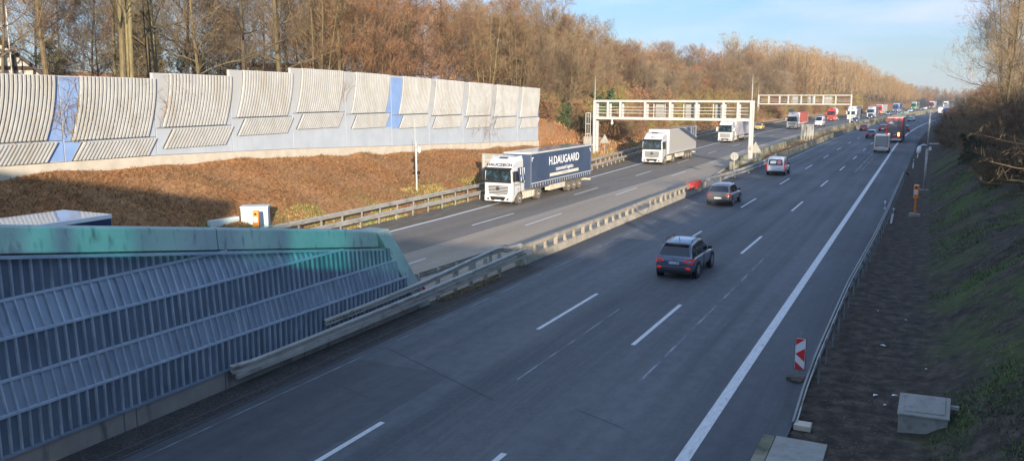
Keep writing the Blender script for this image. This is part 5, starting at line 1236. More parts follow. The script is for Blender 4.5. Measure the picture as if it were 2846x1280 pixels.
lorry(-7.6, 516, 'green lorry with a green trailer on the far bend', 'green', 'green', 4.1)
car((-3.8, 500, 0), slope(500), 'dark car with headlights on just below the green lorry', 'car', 'black_car', 4.4, 1.8, 1.5, 'hatch', flip=True, lights='on')
car((-1.6, 520, 0), slope(520), 'small white car beside the dark car under the green lorry', 'car', 'whitecar', 4.4, 1.8, 1.6, 'hatch', flip=True, lights='off')
lorry(1.3, 560, 'crimson lorry with a long white trailer, farthest of the red cabs', 'winered', 'whitecar', 4.2)
lorry(9.6, 620, 'distant white lorry at the very end of the visible road', 'whitecar', 'whitecar', 3.8, L_=8)
# near carriageway, far ahead
T = empty('articulated_lorry', (-5.05, 158.6, 0), slope(165), 'red framed trailer with a dark grey rear door and white swoosh, in the right lane', 'lorry')
m = MB(); m.box(-1.25, 1.25, 0, 13.6, 1.0, 4.2); bx = m.build('trailer_body', M['tarp_grey'], T, bevel=.02)
m = MB(); m.box(-1.27, 1.27, -.02, 13.6, 4.18, 4.28); m.build('roof', M['whitecar'], bx, bevel=.02)
M['redframe'] = paint('red_frame', (.48, .05, .045), dirt=.2)
m = MB(); m.box(-1.26, -1.05, -.05, .05, .95, 4.2); m.box(1.05, 1.26, -.05, .05, .95, 4.2); m.box(-1.05, 1.05, -.05, .05, 3.9, 4.2); m.box(-1.26, 1.26, -.06, .05, .85, 1.25); m.build('rear_frame', M['redframe'], bx, bevel=.01)
m = MB(); m.loft([[(-1.0, -.03, 3.30), (-.1, -.03, 3.25), (-.1, -.03, 3.36), (-.45, -.03, 3.42), (-.3, -.03, 3.72), (-.6, -.03, 3.5)], [(-1.0, -.0, 3.30), (-.1, -.0, 3.25), (-.1, 0, 3.36), (-.45, -.0, 3.42), (-.3, -.0, 3.72), (-.6, -.0, 3.5)]]); m.build('swoosh_logo', M['sign_white'], bx)
m = MB(); m.box(-.92, -.70, -.09, -.05, 1.30, 1.55); m.box(.62, .86, -.09, -.05, 1.15, 1.75); m.build('marker_light', M['amber'], bx)
m = MB(); m.box(-.1, .4, -.07, -.05, 1.3, 1.42); m.build('number_plate', M['plate'], bx)
m = MB(); m.box(-1.2, 1.2, -.1, .0, .45, .72); m.build('underrun_bar', M['plate'], T)
for s in (-1, 1):
    for y in (2.2, 3.5, 4.8, 11.2, 14.6): wheel(T, s*1.03, y, .5, .4, s, 'tyre', 'rim_dusty', 0)
m = MB(); m.box(-1.2, 1.2, 14.0, 16.3, .6, 3.6); m.build('cab', M['redframe'], T, bevel=.08)
car((-12.9, 209.5, 0), slope(209), 'dark wine red car in the left lane farther from the camper', 'car', 'winered', 4.4, 1.8, 1.5, 'hatch', lights='rear')
car((-9.4, 174.2, 0), slope(174), 'red car with a silver roof, just left of the camper', 'car', 'winered', 4.5, 1.85, 1.6, 'wagon', roofcol='silver')
car((-8.9, 209.2, 0), slope(209), 'dark red car half hidden behind the red framed trailer', 'car', 'darkred', 4.4, 1.8, 1.5, 'hatch')
car((-4.3, 205.6, 0), slope(205), 'dark estate car ahead of the red framed trailer at the edge line', 'car', 'black_car', 4.6, 1.8, 1.5, 'wagon')
car((-4.5, 288, 0), slope(287), 'pale blue car alone in the middle of the far bend', 'car', 'paleblue', 4.3, 1.8, 1.5, 'hatch')
T = car((4.9, 405, 0), slope(404), 'white box van driving away on the far bend beside the blue sign', 'van', 'whitecar', 6.0, 2.2, 2.9, 'van', name='panel_van')
# trailer roof showing above the metal wall
T = empty('truck_trailer', (-27.15, 6.5, .14), 0, 'lorry trailer with a pale roof and blue yellow side showing above the blue wall', 'trailer')
m = MB(); m.box(-1.27, 1.27, -2, 13.6, 1.1, 3.72); bx = m.build('trailer_body', M['blue_dark'], T, bevel=.02)
m = MB(); m.box(-1.29, 1.29, -2, 13.62, 3.70, 3.86); m.build('roof', M['whitecar'], bx, bevel=.02)
m = MB(); m.box(1.26, 1.29, 11.8, 13.2, 2.4, 3.5); m.build('yellow_panel', M['yellow'], bx)
for s in (-1, 1):
    for y in (.5, 1.8, 3.1): wheel(T, s*1.05, y, .5, .4, s, 'tyre_dusty', 'rim_dusty', 0)

# ------------------------------------------------------------------ vegetation
def rvec(r): 
    a = r.uniform(0, 2*math.pi); z = r.uniform(-1, 1); q = math.sqrt(1-z*z); return Vector((q*math.cos(a), q*math.sin(a), z))
class Tw:      # very thin tapering twigs, one or two triangles each
    def __init__(s): s.v = []; s.f = []; s.m = []
    def tri(s, p, q, w_, m=0):
        d_ = (q-p); x = d_.cross(Vector((.3, .5, .8))).normalized()*w_
        n = len(s.v); s.v += [tuple(p-x), tuple(p+x), tuple(q)]; s.f.append((n, n+1, n+2)); s.m.append(m)
    def leaf(s, p, d_, l, w_, m=1):
        x = d_.cross(rvec(rnd)).normalized()*w_; n = len(s.v); s.v += [tuple(p), tuple(p+d_*l*.5+x), tuple(p+d_*l), tuple(p+d_*l*.5-x)]; s.f.append((n, n+1, n+2, n+3)); s.m.append(m)
def grow(seed, H, r0, first=.35, limbs=16, lean=.0, up=.55, limb_len=.34, forks=1, sub=(7, 6, 5), twigw=.012, leaf=0, stems=1, spread=.15, droop=0, wob=.05, leafsz=.10, tl=1.0, dome=False):
    r = random.Random(seed); tr = MB(); tw = Tw()
    def branch(p, d_, ln, rad, lev):
        n = 5 if lev < 2 else 3; pts_ = [p.copy()]; rads = [rad]; q = p.copy(); dd = d_.copy()
        for k in range(n):
            dd = (dd+rvec(r)*(.16+.08*lev)+Vector((0, 0, .09*(up*2-.4)-droop*.1*k))).normalized(); q = q+dd*(ln/n); pts_.append(q.copy()); rads.append(rad*(1-.75*(k+1)/n))
        if lev <= 1: tr.tube(pts_, rads, 4 if lev else 5, cap=False)
        elif lev == 2: tr.tube(pts_, rads, 3, cap=False)
        nb = sub[min(lev, 3)-1] if lev <= 3 else 0
        for k in range(nb):
            f_ = .2+.8*(k+r.random())/nb; i = min(n-1, int(f_*n)); g_ = f_*n-i
            bp = pts_[i].lerp(pts_[i+1], g_); ax = (pts_[i+1]-pts_[i]).normalized()
            side = (rvec(r)-ax*rvec(r).dot(ax)); side = (side-ax*side.dot(ax)).normalized()
            nd = (ax*.75+side*.75+Vector((0, 0, up*.35))).normalized(); nl = ln*(.62-.28*f_)*r.uniform(.7, 1.2)
            if lev < 2: branch(bp, nd, nl, max(.008, rads[i]*.5), lev+1)
            elif lev == 2: twig(bp, nd, nl*1.15*tl, 3)
    def twig(p, d_, ln, lev):
        q = p+d_*ln*.5; q2 = q+(d_+rvec(r)*.35+Vector((0, 0, .1))).normalized()*ln*.5
        tw.tri(p, q, twigw); tw.tri(q, q2, twigw*.7)
        for k in range(sub[2]):
            b = p.lerp(q2, r.uniform(.15, .95)); nd = (d_*.8+rvec(r)*.8+Vector((0, 0, up*.3))).normalized(); e = b+nd*ln*r.uniform(.3, .6); tw.tri(b, e, twigw*.6)
            if leaf and r.random() < leaf: 
                for _ in range(2): tw.leaf(b.lerp(e, r.uniform(.3, 1)), rvec(r), leafsz*r.uniform(.7, 1.4), leafsz*.35)
    for s_i in range(stems):
        a = 2*math.pi*s_i/max(1, stems)+r.uniform(-.5, .5); k0 = 0 if stems == 1 else spread
        d_ = Vector((math.cos(a)*k0+lean, math.sin(a)*k0, 1)).normalized(); h_ = H*(1 if stems == 1 else r.uniform(.7, 1.0)); rr = r0*(1 if s_i == 0 else r.uniform(.6, .9))
        n = 9; pts_ = [Vector((math.cos(a)*r0*1.5*(stems > 1), math.sin(a)*r0*1.5*(stems > 1), -.6))]; rads = [rr*1.15]; q = pts_[0].copy(); dd = d_.copy()
        for k in range(n):
            dd = (dd+Vector((r.uniform(-wob, wob), r.uniform(-wob, wob), .03))).normalized(); q = q+dd*((h_+.6)/n); pts_.append(q.copy()); rads.append(rr*(1-.82*((k+1)/n)**1.1))
        tr.tube(pts_, rads, 7, cap=False)
        nl = max(3, int(limbs/(stems**.6)))
        for k in range(nl):
            f_ = first+(1-first)*((k+r.random()*.8)/nl); f_ = min(.985, f_); i = min(n-1, int(f_*n)); bp = pts_[i].lerp(pts_[i+1], f_*n-i)
            az = k*2.4+r.uniform(-.6, .6); el = up*(.5+.6*f_)+r.uniform(-.15, .15)
            nd = Vector((math.cos(az)*math.cos(el), math.sin(az)*math.cos(el), math.sin(el)))
            gg_ = (f_-first)/(1-first+1e-6); ll = H*limb_len*((1.15-.80*gg_) if not dome else (.62+.62*math.sin(math.pi*min(1, .15+gg_*.75))))*r.uniform(.75, 1.2)
            branch(bp, nd, ll, rads[i]*.42, 1)
    return tr, tw
PROTO = {}
def proto(key, name, bark, twig, leafm=None, **kw):
    tr, tw = grow(**kw)
    def mesh(mb, nm, mats):
        me = bpy.data.meshes.new(nm); me.from_pydata(mb.v, [], mb.f)
        for q in mats: me.materials.append(q)
        if len(mats) > 1: me.polygons.foreach_set('material_index', mb.m)
        me.update(); return me
    PROTO[key] = (name, mesh(tr, 'trunk', [M[bark]]), mesh(tw, 'crown', [M[twig]]+([M[leafm]] if leafm else [])))
def plant(key, x, y, s=1, rz=None, label=None, cat='tree', group=None, z=None, sz=None, twig=None, dz=-.1):
    name, a, b = PROTO[key]
    T = empty(name, (x, y, (ground_z(x, y) if z is None else z)+dz), rnd.uniform(0, 6.28) if rz is None else rz, label, cat, group)
    T.scale = (s, s, s*(sz or 1))
    for nm, me in (('trunk', a), ('crown', b)):
        if len(me.polygons) == 0: continue
        o = bpy.data.objects.new(nm, me); COL.objects.link(o); o.parent = T
        if nm == 'crown' and twig:
            o.material_slots[0].link = 'OBJECT'; o.material_slots[0].material = M[twig]
    return T
# tall slender trees
proto('tallA', 'bare_tree', 'bark_tan', 'twig_tan', seed=1, H=20, r0=.20, first=.34, limbs=17, up=.75, limb_len=.26, sub=(9, 8, 6), twigw=.010)
proto('tallB', 'bare_tree', 'bark_tan', 'twig_brown', seed=2, H=20, r0=.15, first=.40, limbs=15, up=.8, limb_len=.24, sub=(7, 6, 5), twigw=.010, stems=2, spread=.10)
proto('tallC', 'bare_tree', 'bark_tan', 'twig_brown', seed=3, H=19, r0=.15, first=.18, limbs=20, up=.55, limb_len=.26, sub=(8, 6, 5), twigw=.010)
proto('dark', 'bare_tree', 'bark_dark', 'twig_brown', seed=4, H=17, r0=.17, first=.20, limbs=20, up=.45, limb_len=.30, sub=(8, 7, 5), twigw=.010)
proto('rusty', 'oak_tree', 'bark_dark', 'twig_rust', 'leaf_rust', seed=5, H=15, r0=.17, first=.12, limbs=24, up=.45, limb_len=.30, sub=(8, 7, 6), twigw=.011, leaf=.16)
proto('woodA', 'bare_tree', 'bark_dark', 'twig_brown', dome=True, seed=6, H=14, r0=.13, first=.14, limbs=30, up=.6, limb_len=.27, sub=(9, 8, 7), twigw=.019)
proto('woodB', 'bare_tree', 'bark_tan', 'twig_grey', dome=True, seed=7, H=15, r0=.11, first=.18, limbs=28, up=.65, limb_len=.25, sub=(9, 8, 7), twigw=.019, stems=2)
proto('woodC', 'bare_tree', 'bark_dark', 'twig_rust', dome=True, seed=8, H=13, r0=.12, first=.12, limbs=30, up=.5, limb_len=.29, sub=(9, 8, 7), twigw=.019)
proto('multi', 'bare_tree', 'bark_tan', 'twig_brown', seed=9, H=15, r0=.09, first=.25, limbs=22, up=.8, limb_len=.22, sub=(7, 6, 5), twigw=.011, stems=5, spread=.22)
proto('shrub', 'bare_shrub', 'bark_tan', 'twig_ochre', seed=10, H=4.2, r0=.05, first=.08, limbs=34, up=.65, limb_len=.42, sub=(7, 6, 5), twigw=.010, stems=6, spread=.45)
proto('shrubB', 'bare_shrub', 'bark_dark', 'twig_brown', seed=11, H=4.0, r0=.05, first=.05, limbs=34, up=.35, limb_len=.45, sub=(7, 6, 5), twigw=.010, stems=6, spread=.6, droop=.3)
proto('rustshrub', 'bare_shrub', 'bark_dark', 'twig_rust', 'leaf_rust', seed=12, H=4.2, r0=.05, first=.05, limbs=34, up=.5, limb_len=.45, sub=(7, 6, 5), twigw=.010, stems=6, spread=.5, leaf=.15)
proto('laurel', 'evergreen_shrub', 'bark_dark', 'leaf_olive', 'leaf_green', seed=13, H=3.0, r0=.05, first=.05, limbs=34, up=.5, limb_len=.42, sub=(6, 6, 6), twigw=.010, stems=6, spread=.55, leaf=.8, leafsz=.13)
proto('ivy', 'evergreen_shrub', 'bark_dark', 'twig_brown', 'leaf_dark', seed=14, H=2.2, r0=.04, first=.05, limbs=34, up=.25, limb_len=.55, sub=(7, 6, 7), twigw=.009, stems=6, spread=.9, leaf=.6, leafsz=.085)
proto('thicket', 'bramble_thicket', 'bark_dark', 'twig_brown', seed=15, H=2.4, r0=.03, first=.03, limbs=40, up=.25, limb_len=.6, sub=(7, 6, 5), twigw=.009, stems=8, spread=.9, droop=.6)
proto('olive', 'evergreen_tree', 'bark_dark', 'leaf_olive', 'leaf_olive', seed=16, H=8, r0=.16, first=.06, limbs=40, up=.4, limb_len=.34, sub=(8, 7, 6), twigw=.012, leaf=.45, leafsz=.11)

# left, behind the noise wall: individually placed tall trees (x on the picture from left to right)
near = [  # key, x, y, scale, label
 ('tallB', -48.5, 30.5, .95, 'pale forked trunk rising behind the broad blue stripe of the noise wall'),
 ('tallA', -49, 34.4, .98, 'straight pale trunk leaning beside the forked one behind the second panel'),
 ('tallC', -47, 27.0, 1.0, 'tree with thin low branches right of the half-timbered gable'),
 ('tallA', -46.5, 37.6, 1.05, 'stout greenish trunk at the first step of the noise wall'),
 ('tallB', -47.2, 38.6, 1.1, 'twin trunk close behind the first step of the noise wall'),
 ('tallA', -50, 43.0, .9, 'slim leaning trunk behind the middle of the third panel'),
 ('tallB', -51, 44.6, .95, 'slim double trunk behind the right part of the third panel'),
 ('tallC', -50, 47.4, 1.0, 'tree with sprawling light twigs behind the second wall step'),
 ('dark', -49, 50.8, 1.1, 'dark trunked tree right of the second wall step'),
 ('tallA', -48.5, 54.8, 1.05, 'pale trunk just right of the tallest step in the noise wall'),
 ('tallC', -51, 57.4, 1.05, 'bushy tree behind the fifth and sixth wall panels'),
 ('multi', -50, 61.0, 1.2, 'many stemmed tree behind the narrow blue stripe'),
 ('tallA', -50, 64.5, 1.0, 'upright tree right of the narrow blue stripe'),
 ('dark', -53, 67.5, 1.15, 'broad dark tree behind the seventh and eighth panels'),
 ('multi', -50, 72.0, 1.15, 'many stemmed tree before the russet oak'),
 ('rusty', -50, 77.0, 1.15, 'russet oak still holding brown leaves behind the right half of the wall'),
 ('rusty', -51, 84.5, 1.15, 'second russet oak nearer to the right end of the wall'),
 ('multi', -48.5, 91.0, 1.1, 'pale many stemmed tree rising just past the right end of the wall'),
 ('rusty', -49, 99.0, 1.12, 'tall russet tree standing clear above the left gantry leg'),
 ('multi', -46.5, 95.5, 1.0, 'cluster of pale leaning stems at the right end of the wall')]
for k_, x, y, s, l in near: plant(k_, x, y, s, label=l, group='tall trees behind the noise wall')
KA = {'tallA': 'slim upright', 'tallB': 'forked', 'tallC': 'sprawling', 'dark': 'dark', 'woodA': 'dense brown', 'woodB': 'grey brown', 'woodC': 'reddish', 'rustshrub': 'russet', 'shrubB': 'drooping brown', 'shrub': 'tan', 'multi': 'many stemmed'}
def wzone(y): return 'left of the first wall step' if y < 38 else ('between the first two wall steps' if y < 48 else ('near the tallest wall step' if y < 60 else ('behind the middle of the wall' if y < 75 else ('behind the right end of the wall' if y < 92 else 'past the right end of the wall'))))
# second and third rows, thin at the left and dense to the right
rr = random.Random(21)
def wood(n, fx, fy, keys, smin, smax, label, group, cat='tree', z=None):
    for _ in range(n):
        x, y = fx(), fy()
        if callable(x): x = x(y)
        plant(rr.choice(keys), x, y, rr.uniform(smin, smax), label=label, cat=cat, group=group, z=z)
for i in range(26):
    y = 24+i*2.9+rr.uniform(-1, 1); x = -58-rr.uniform(0, 9)
    
    if y < 60 and i % 2: continue
    k_ = rr.choice(['tallC', 'dark', 'tallC', 'tallA', 'woodB']); lb = '%s bare tree, second row, %s' % (KA[k_], wzone(y)); plant(k_, x, y, rr.uniform(.85, 1.1), label=lb, group=lb)
for i in range(24):
    y = 56+i*2.8+rr.uniform(-1.5, 1.5); x = -72-rr.uniform(0, 18)
    k_ = rr.choice(['dark', 'woodA', 'woodC', 'woodB', 'tallC']); lb = '%s bare tree, backmost row, %s' % (KA[k_], wzone(y)); plant(k_, x, y, rr.uniform(.9, 1.2), label=lb, group=lb)
for i in range(24):
    y = 58+i*1.9+rr.uniform(-1, 1); x = -47-rr.uniform(0, 9)
    k_ = rr.choice(['rustshrub', 'shrubB', 'woodA', 'woodC', 'shrub']); lb = '%s undergrowth %s' % (KA[k_], wzone(y)); plant(k_, x, y, rr.uniform(.75, 1.0) if y > 60 else .8, label=lb, cat='shrub', group=lb)
for (k_, x, y, s, l) in (('olive', -56, 46.8, 1.0, 'round olive evergreen behind the third wall panel'), ('olive', -60, 56.5, .8, 'smaller olive evergreen left of the tallest wall step'), ('olive', -72, 50.5, .75, 'small dark conifer like bush between the trunks at the left')):
    plant(k_, x, y, s, label=l, cat='evergreen tree')
# woodland on the hillside beyond the wall
def zone_l(y): return 'above the nearer gantry' if y < 150 else ('between the two gantries' if y < 215 else ('above the far gantry' if y < 275 else 'over the far bend'))
KN = {'woodA': 'brown', 'woodB': 'grey brown forked', 'woodC': 'reddish'}
y = 104.
while y < 335:
    step = 3.9 if y < 200 else 6.2
    for rw_ in ((0, 6, 13, 22) if y < 220 else (0, 8, 17)):
        edge = interp(G_L, y)+cv(y)-(11 if y < 140 else 9)
        x = edge-rw_-rr.uniform(0, 4); yy = y+rr.uniform(-step/2, step/2)
        key = rr.choice(['woodA', 'woodB', 'woodC', 'woodA', 'woodB'])
        sc_ = rr.uniform(.85, 1.12)*(1.0 if rw_ else .86)*interp([(0, 1), (145, .98), (172, .80), (250, .84), (335, 1.15)], yy)
        lb = '%s bare tree, %s row of the hillside wood %s' % (KN[key], 'front' if rw_ < 7 else 'rear', zone_l(yy))
        plant(key, x, yy, sc_, label=lb, group=lb)
    y += step
def mass(n, fpos, hmin, hmax, name, label, mats, seed, nt=330, tw_=.07, rad0=3.6):
    v = []; f = []; mi = []; r = random.Random(seed)
    for i in range(n):
        x, y = fpos(r)
        if x is None: continue
        h_ = r.uniform(hmin, hmax)*interp([(0, 1), (420, 1), (520, .80), (600, .64), (660, .55), (900, .8)], y); b = Vector((x, y, ground_z(x, y)-.2)); tr = MB(); c = r.randrange(len(mats)-1)+1
        tr.tube([b, b+Vector((r.uniform(-.5, .5), 0, h_*.5)), b+Vector((0, 0, h_*.9))], [.17, .1, .04], 4, cap=False); k0 = len(v); v += tr.v; f += [tuple(k0+q for q in t) for t in tr.f]; mi += [0]*len(tr.f)
        lobes = [(r.uniform(0, 6.28), r.uniform(.35, .88), r.uniform(.5, 1.0)) for _ in range(8)]
        for k in range(nt):
            a, f_, q = r.choice(lobes); a += r.gauss(0, .5); f_ = min(.97, max(.08, f_+r.gauss(0, .12))); rad = rad0*q*r.random()**.6*(1.1-abs(f_-.5)*1.2)
            p = b+Vector((math.cos(a)*rad, math.sin(a)*rad, h_*f_)); d_ = Vector((math.cos(a)*.55, math.sin(a)*.55, 1.0))+rvec(r)*.35; e = p+d_.normalized()*r.uniform(.7, 1.8)
            x_ = d_.cross(rvec(r)).normalized()*tw_; k0 = len(v); v += [tuple(p-x_), tuple(p+x_), tuple(e)]; f.append((k0, k0+1, k0+2)); mi.append(c)
    me = bpy.data.meshes.new(name); me.from_pydata(v, [], f)
    for q in mats: me.materials.append(M[q])
    me.polygons.foreach_set('material_index', mi); me.update(); o = bpy.data.objects.new(name, me); COL.objects.link(o); tag(o, label, 'woodland', kind='stuff')
def f1(r):
    y = r.uniform(330, 660); return interp(G_L, y)+cv(y)-8-r.random()**1.3*34, y
mass(460, f1, 18, 23.5, 'woodland', 'distant brown bare wood on the left hillside running to the far bend', ['bark_dark', 'twig_brown', 'twig_rust', 'twig_grey', 'twig_brown'], 51, 420, .055, 5.2)
# scrub along the foot of the wood
y = 93.
sl = {'shrub': 'ochre twiggy bush', 'shrubB': 'brown drooping bush', 'rustshrub': 'russet bush', 'laurel': 'glossy green bush'}
def slab(k, y, front): return '%s %s the left slope %s' % (sl[k], 'low on' if front else 'high on', 'beside the left gantry leg' if y < 118 else zone_l(y).replace('above', 'under').replace('over', 'by'))
while y < 430:
    n_row = (4.0, 7.5, 10.5) if y < 200 else (3.0, 7.0)
    for q in n_row:
        x = interp(G_L, y)+cv(y)-q-rr.uniform(.5, 2.5); yy = y+rr.uniform(-1.5, 1.5)
        if y < 112 and q < 5: continue
        if 100 < y < 126 and q > 5 and rr.random() < .75: key = 'laurel'
        else: key = rr.choice(['shrub', 'shrub', 'shrub', 'shrubB', 'rustshrub']) if y > 118 else rr.choice(['rustshrub', 'shrubB', 'shrub'])
        lb = slab(key, yy, q < 5); plant(key, x, yy, rr.uniform(.7, 1.15)*(1.7 if y > 118 and q > 5 else 1.05), label=lb, cat='shrub', group=lb)
    y += 3.2 if y < 220 else 5.5
for x, y in ((-43.5, 93.5), (-44.5, 98), (-45.5, 103), (-42.8, 100)):
    plant('laurel', x, y, 1.1, label=slab('laurel', y, False), cat='shrub', group=slab('laurel', y, False))
# far woodland at the end of the road, one mass
def f2(r):
    y = r.uniform(640, 1000); x = r.uniform(-140, 210)
    return (None, None) if abs(x-cv(y)+20) < 22 and y < 760 else (x, y)
mass(420, f2, 12, 18, 'woodland', 'hazy brown woodland closing off the far end of the motorway', ['bark_dark', 'twig_brown', 'twig_rust', 'twig_grey'], 52, 170, .14, 4.6)

# ---------------- right bank
rb = random.Random(33)
lr = {'ivy': 'dark ivy covered bush on the right bank', 'thicket': 'brown bramble thicket on the right bank', 'shrubB': 'bare brown bush atop the right bank', 'rustshrub': 'russet bush atop the right bank', 'shrub': 'tan twiggy bush on the right bank'}
def rbush(key, x, y, s):
    zn = ', above the concrete chamber' if y < 48 else (', level with the orange phone' if y < 76 else (', beside the tall camera mast' if y < 112 else (', past the white post' if y < 190 else ', by the far bend')))
    plant(key, x, y, s, label=lr[key]+zn, cat='shrub', group=lr[key].replace('one of the ', '')+zn)
y = 30.
while y < 330:
    base = .3+cv(y)
    for q in (5.2, 7.5, 10, 12.5):
        if y < 55 and q < 6: continue
        x = base+q+rb.uniform(-.8, .8)-(0 if y < 80 else min(1.8, (y-80)*.03)); yy = y+rb.uniform(-1.6, 1.6)
        key = rb.choice(['ivy', 'thicket', 'thicket', 'shrubB']) if q < 9 else rb.choice(['rustshrub', 'shrubB', 'thicket', 'shrubB'])
        rbush(key, x, yy, rb.uniform(.85, 1.25)*(1.0 if q < 9 else 1.0))
    y += 3.8 if y < 130 else 6.5
for i in range(12): rbush('thicket', rb.uniform(6.5, 12), rb.uniform(8, 30), rb.uniform(.7, 1.1))
# trees on and behind the crest (also the ones whose shade lies over the near lanes)
lt = [('multi', 8.2, 110, 1.35, 'many stemmed bare tree whose crown fills the top right corner'), ('tallC', 7.0, 98, 1.05, 'bare tree with long side branches reaching left at the right edge'),
      ('tallA', 8.9, 121, 1.0, 'pale trunk standing right behind the brown brush at the right edge'), ('multi', 9.2, 130, 1.15, 'bare tree behind the right brush, left of the large crown'), ('woodB', 8.4, 104, 1.15, 'grey brown bare tree among the tall ones at the right edge'),
      ('woodA', 11.0, 152, .8, 'smaller bare tree farther along the right crest'), ('tallC', 10.2, 139, 1.0, 'sprawling bare tree behind the pale trunk at the right edge'), ('tallC', 6.9, 84, .7, 'low bare tree at the right frame edge above the dark bushes')]
for k_, x, y, s, l in lt: plant(k_, x, y, s, label=l, group='bare trees on the right crest')
for i in range(60):      # low evergreen hedge on the crest: it throws the shade over the near lanes
    y = -95+i*3.3
    for q in (0, 1): plant('ivy', 12.6+q*1.7+rb.uniform(-.5, .5), y+rb.uniform(-.8, .8), rb.uniform(.85, 1.15), label='dense low ivy hedge bush on the right crest of the cutting', cat='shrub', group='low ivy hedge on the right crest')
for i in range(10): plant(rb.choice(['woodA', 'woodC']), 19+rb.uniform(-2, 3)+cv(125+i*17), 125+i*17, rb.uniform(.6, .8), label='one of the smaller bare trees far along the right crest', group='smaller bare trees far along the right crest')
# overhanging sunlit branches reaching in from the right edge
T = empty('overhanging_shrub', (7.2, 27.5, ground_z(7.2, 27.5)), 0, 'tan bare branches reaching in over the bank from the right edge', 'shrub')
m = MB(); tw = Tw(); r = random.Random(3)
def reach(p, q, rad, n=9, arch=.5):
    p, q = Vector(p), Vector(q); pts_ = []
    for k in range(n+1):
        f_ = k/n; b = p.lerp(q, f_); b.z += math.sin(f_*math.pi)*arch; b += rvec(r)*.07*(0 < k < n); pts_.append(b)
    m.tube(pts_, [rad*(1-.8*k/n) for k in range(n+1)], 5, cap=False)
    for k in range(3, n+1):
        for _ in range(3):
            b = pts_[k]; d_ = ((pts_[k]-pts_[k-1]).normalized()+rvec(r)*.8+Vector((0, 0, .35))).normalized(); e = b+d_*r.uniform(.25, .8); tw.tri(b, e, .010)
            for _ in range(5): c = b.lerp(e, r.uniform(.2, 1)); tw.tri(c, c+(d_+rvec(r)).normalized()*r.uniform(.1, .35), .006)
    return pts_
base = Vector((0, 0, 0)); off = T.location
for q, rad, ar in (((1.9, 24, 6.1), .022, .25), ((2.4, 26.5, 6.6), .022, -.1), ((2.5, 24.5, 5.0), .022, .3), ((2.35, 30, 4.2), .022, .1), ((3.1, 27, 3.7), .02, .1), ((1.75, 31, 5.4), .02, .3), ((2.9, 30, 5.9), .02, .3), ((1.55, 25.5, 6.45), .035, .15), ((2.3, 26, 5.9), .03, .3), ((1.95, 28, 4.75), .035, -.1), ((2.6, 29, 5.3), .028, .2), ((2.2, 27, 5.35), .02, .1), ((2.9, 26, 4.4), .025, .2), ((2.7, 25, 6.9), .02, .2), ((1.6, 30, 6.95), .02, .3)):
    reach((0, 0, .6), Vector(q)-off, rad, arch=ar)
o = m.build('branch', M['twig_tan'], T, fix=False)
me = bpy.data.meshes.new('twigs'); me.from_pydata(tw.v, [], tw.f); me.materials.append(M['twig_tan']); o = bpy.data.objects.new('twigs', me); COL.objects.link(o); o.parent = T

# ---------------- ground cover
def cover(name, n, fx, fy, h0, h1, w_, mats, label, cat, lie=.6, seed=1, ok=None, clump=None):
    r = random.Random(seed); v = []; f = []; mi = []
    k = 0
    while k < n:
        y = fy(r); x = fx(r, y)
        if ok and not ok(x, y, r): k += .2; continue
        z = ground_z(x, y)
        if z < -.3: k += 1; continue
        a = r.uniform(0, 6.28); l_ = r.uniform(h0, h1); d_ = Vector((math.cos(a)*lie, math.sin(a)*lie, 1-lie*.75)).normalized()*l_; b = Vector((x, y, z-.02)); s_ = Vector((-math.sin(a), math.cos(a), 0))*w_
        i = len(v); mid = b+d_*.55+Vector((0, 0, l_*.08)); e = b+d_
        v += [tuple(b-s_), tuple(b+s_), tuple(mid+s_*.7), tuple(mid-s_*.7), tuple(e)]; f += [(i, i+1, i+2, i+3), (i+3, i+2, i+4)]; c = r.randrange(len(mats)); mi += [c, c]; k += 1
    me = bpy.data.meshes.new(name); me.from_pydata(v, [], f)
    for q in mats: me.materials.append(M[q])
    me.polygons.foreach_set('material_index', mi); me.update(); o = bpy.data.objects.new(name, me); COL.objects.link(o); tag(o, label, cat, kind='stuff')
def dens(a, b, p): return lambda r: a+(b-a)*r.random()**p
cover('dead_undergrowth', 60000, lambda r, y: r.uniform(-40.9, interp(G_L, y)-1.2), dens(22, 96, 1.35), .15, .55, .013, ['straw', 'straw', 'straw_dark', 'twig_rust'], 'rusty brown dead bracken and stalks covering the left bank', 'undergrowth', lie=.8, seed=2)
cover('dead_undergrowth', 22000, lambda r, y: interp(G_L, y)+cv(y)-r.uniform(.8, 14), dens(93, 300, 1.6), .3, .9, .03, ['straw', 'straw_dark', 'twig_ochre', 'twig_rust'], 'brown dead stalks under the bushes beyond the noise wall', 'undergrowth', lie=.6, seed=3)
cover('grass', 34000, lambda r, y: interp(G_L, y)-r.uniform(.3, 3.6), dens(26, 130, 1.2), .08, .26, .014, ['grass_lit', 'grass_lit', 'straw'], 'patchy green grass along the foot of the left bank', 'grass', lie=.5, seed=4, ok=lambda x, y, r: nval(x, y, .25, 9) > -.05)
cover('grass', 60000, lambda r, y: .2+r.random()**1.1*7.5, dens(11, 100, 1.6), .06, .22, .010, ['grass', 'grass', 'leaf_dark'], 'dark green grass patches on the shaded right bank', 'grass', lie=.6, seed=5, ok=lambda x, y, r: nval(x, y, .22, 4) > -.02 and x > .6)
cover('leaf_litter', 52000, lambda r, y: -2.0+r.random()*12, dens(10, 90, 1.7), .03, .12, .022, ['straw_dark', 'leaf_dark', 'bark_dark', 'bark_dark', 'twig_tan'], 'dark fallen leaves and twigs on the right verge and bank', 'leaf litter', lie=.97, seed=6)
cover('weeds', 1500, lambda r, y: r.uniform(-17.1, -16.75), lambda r: r.uniform(28, 33.2), .05, .3, .012, ['grass', 'straw', 'leaf_olive'], 'small weeds growing under the median guardrail', 'weeds', lie=.5, seed=7)
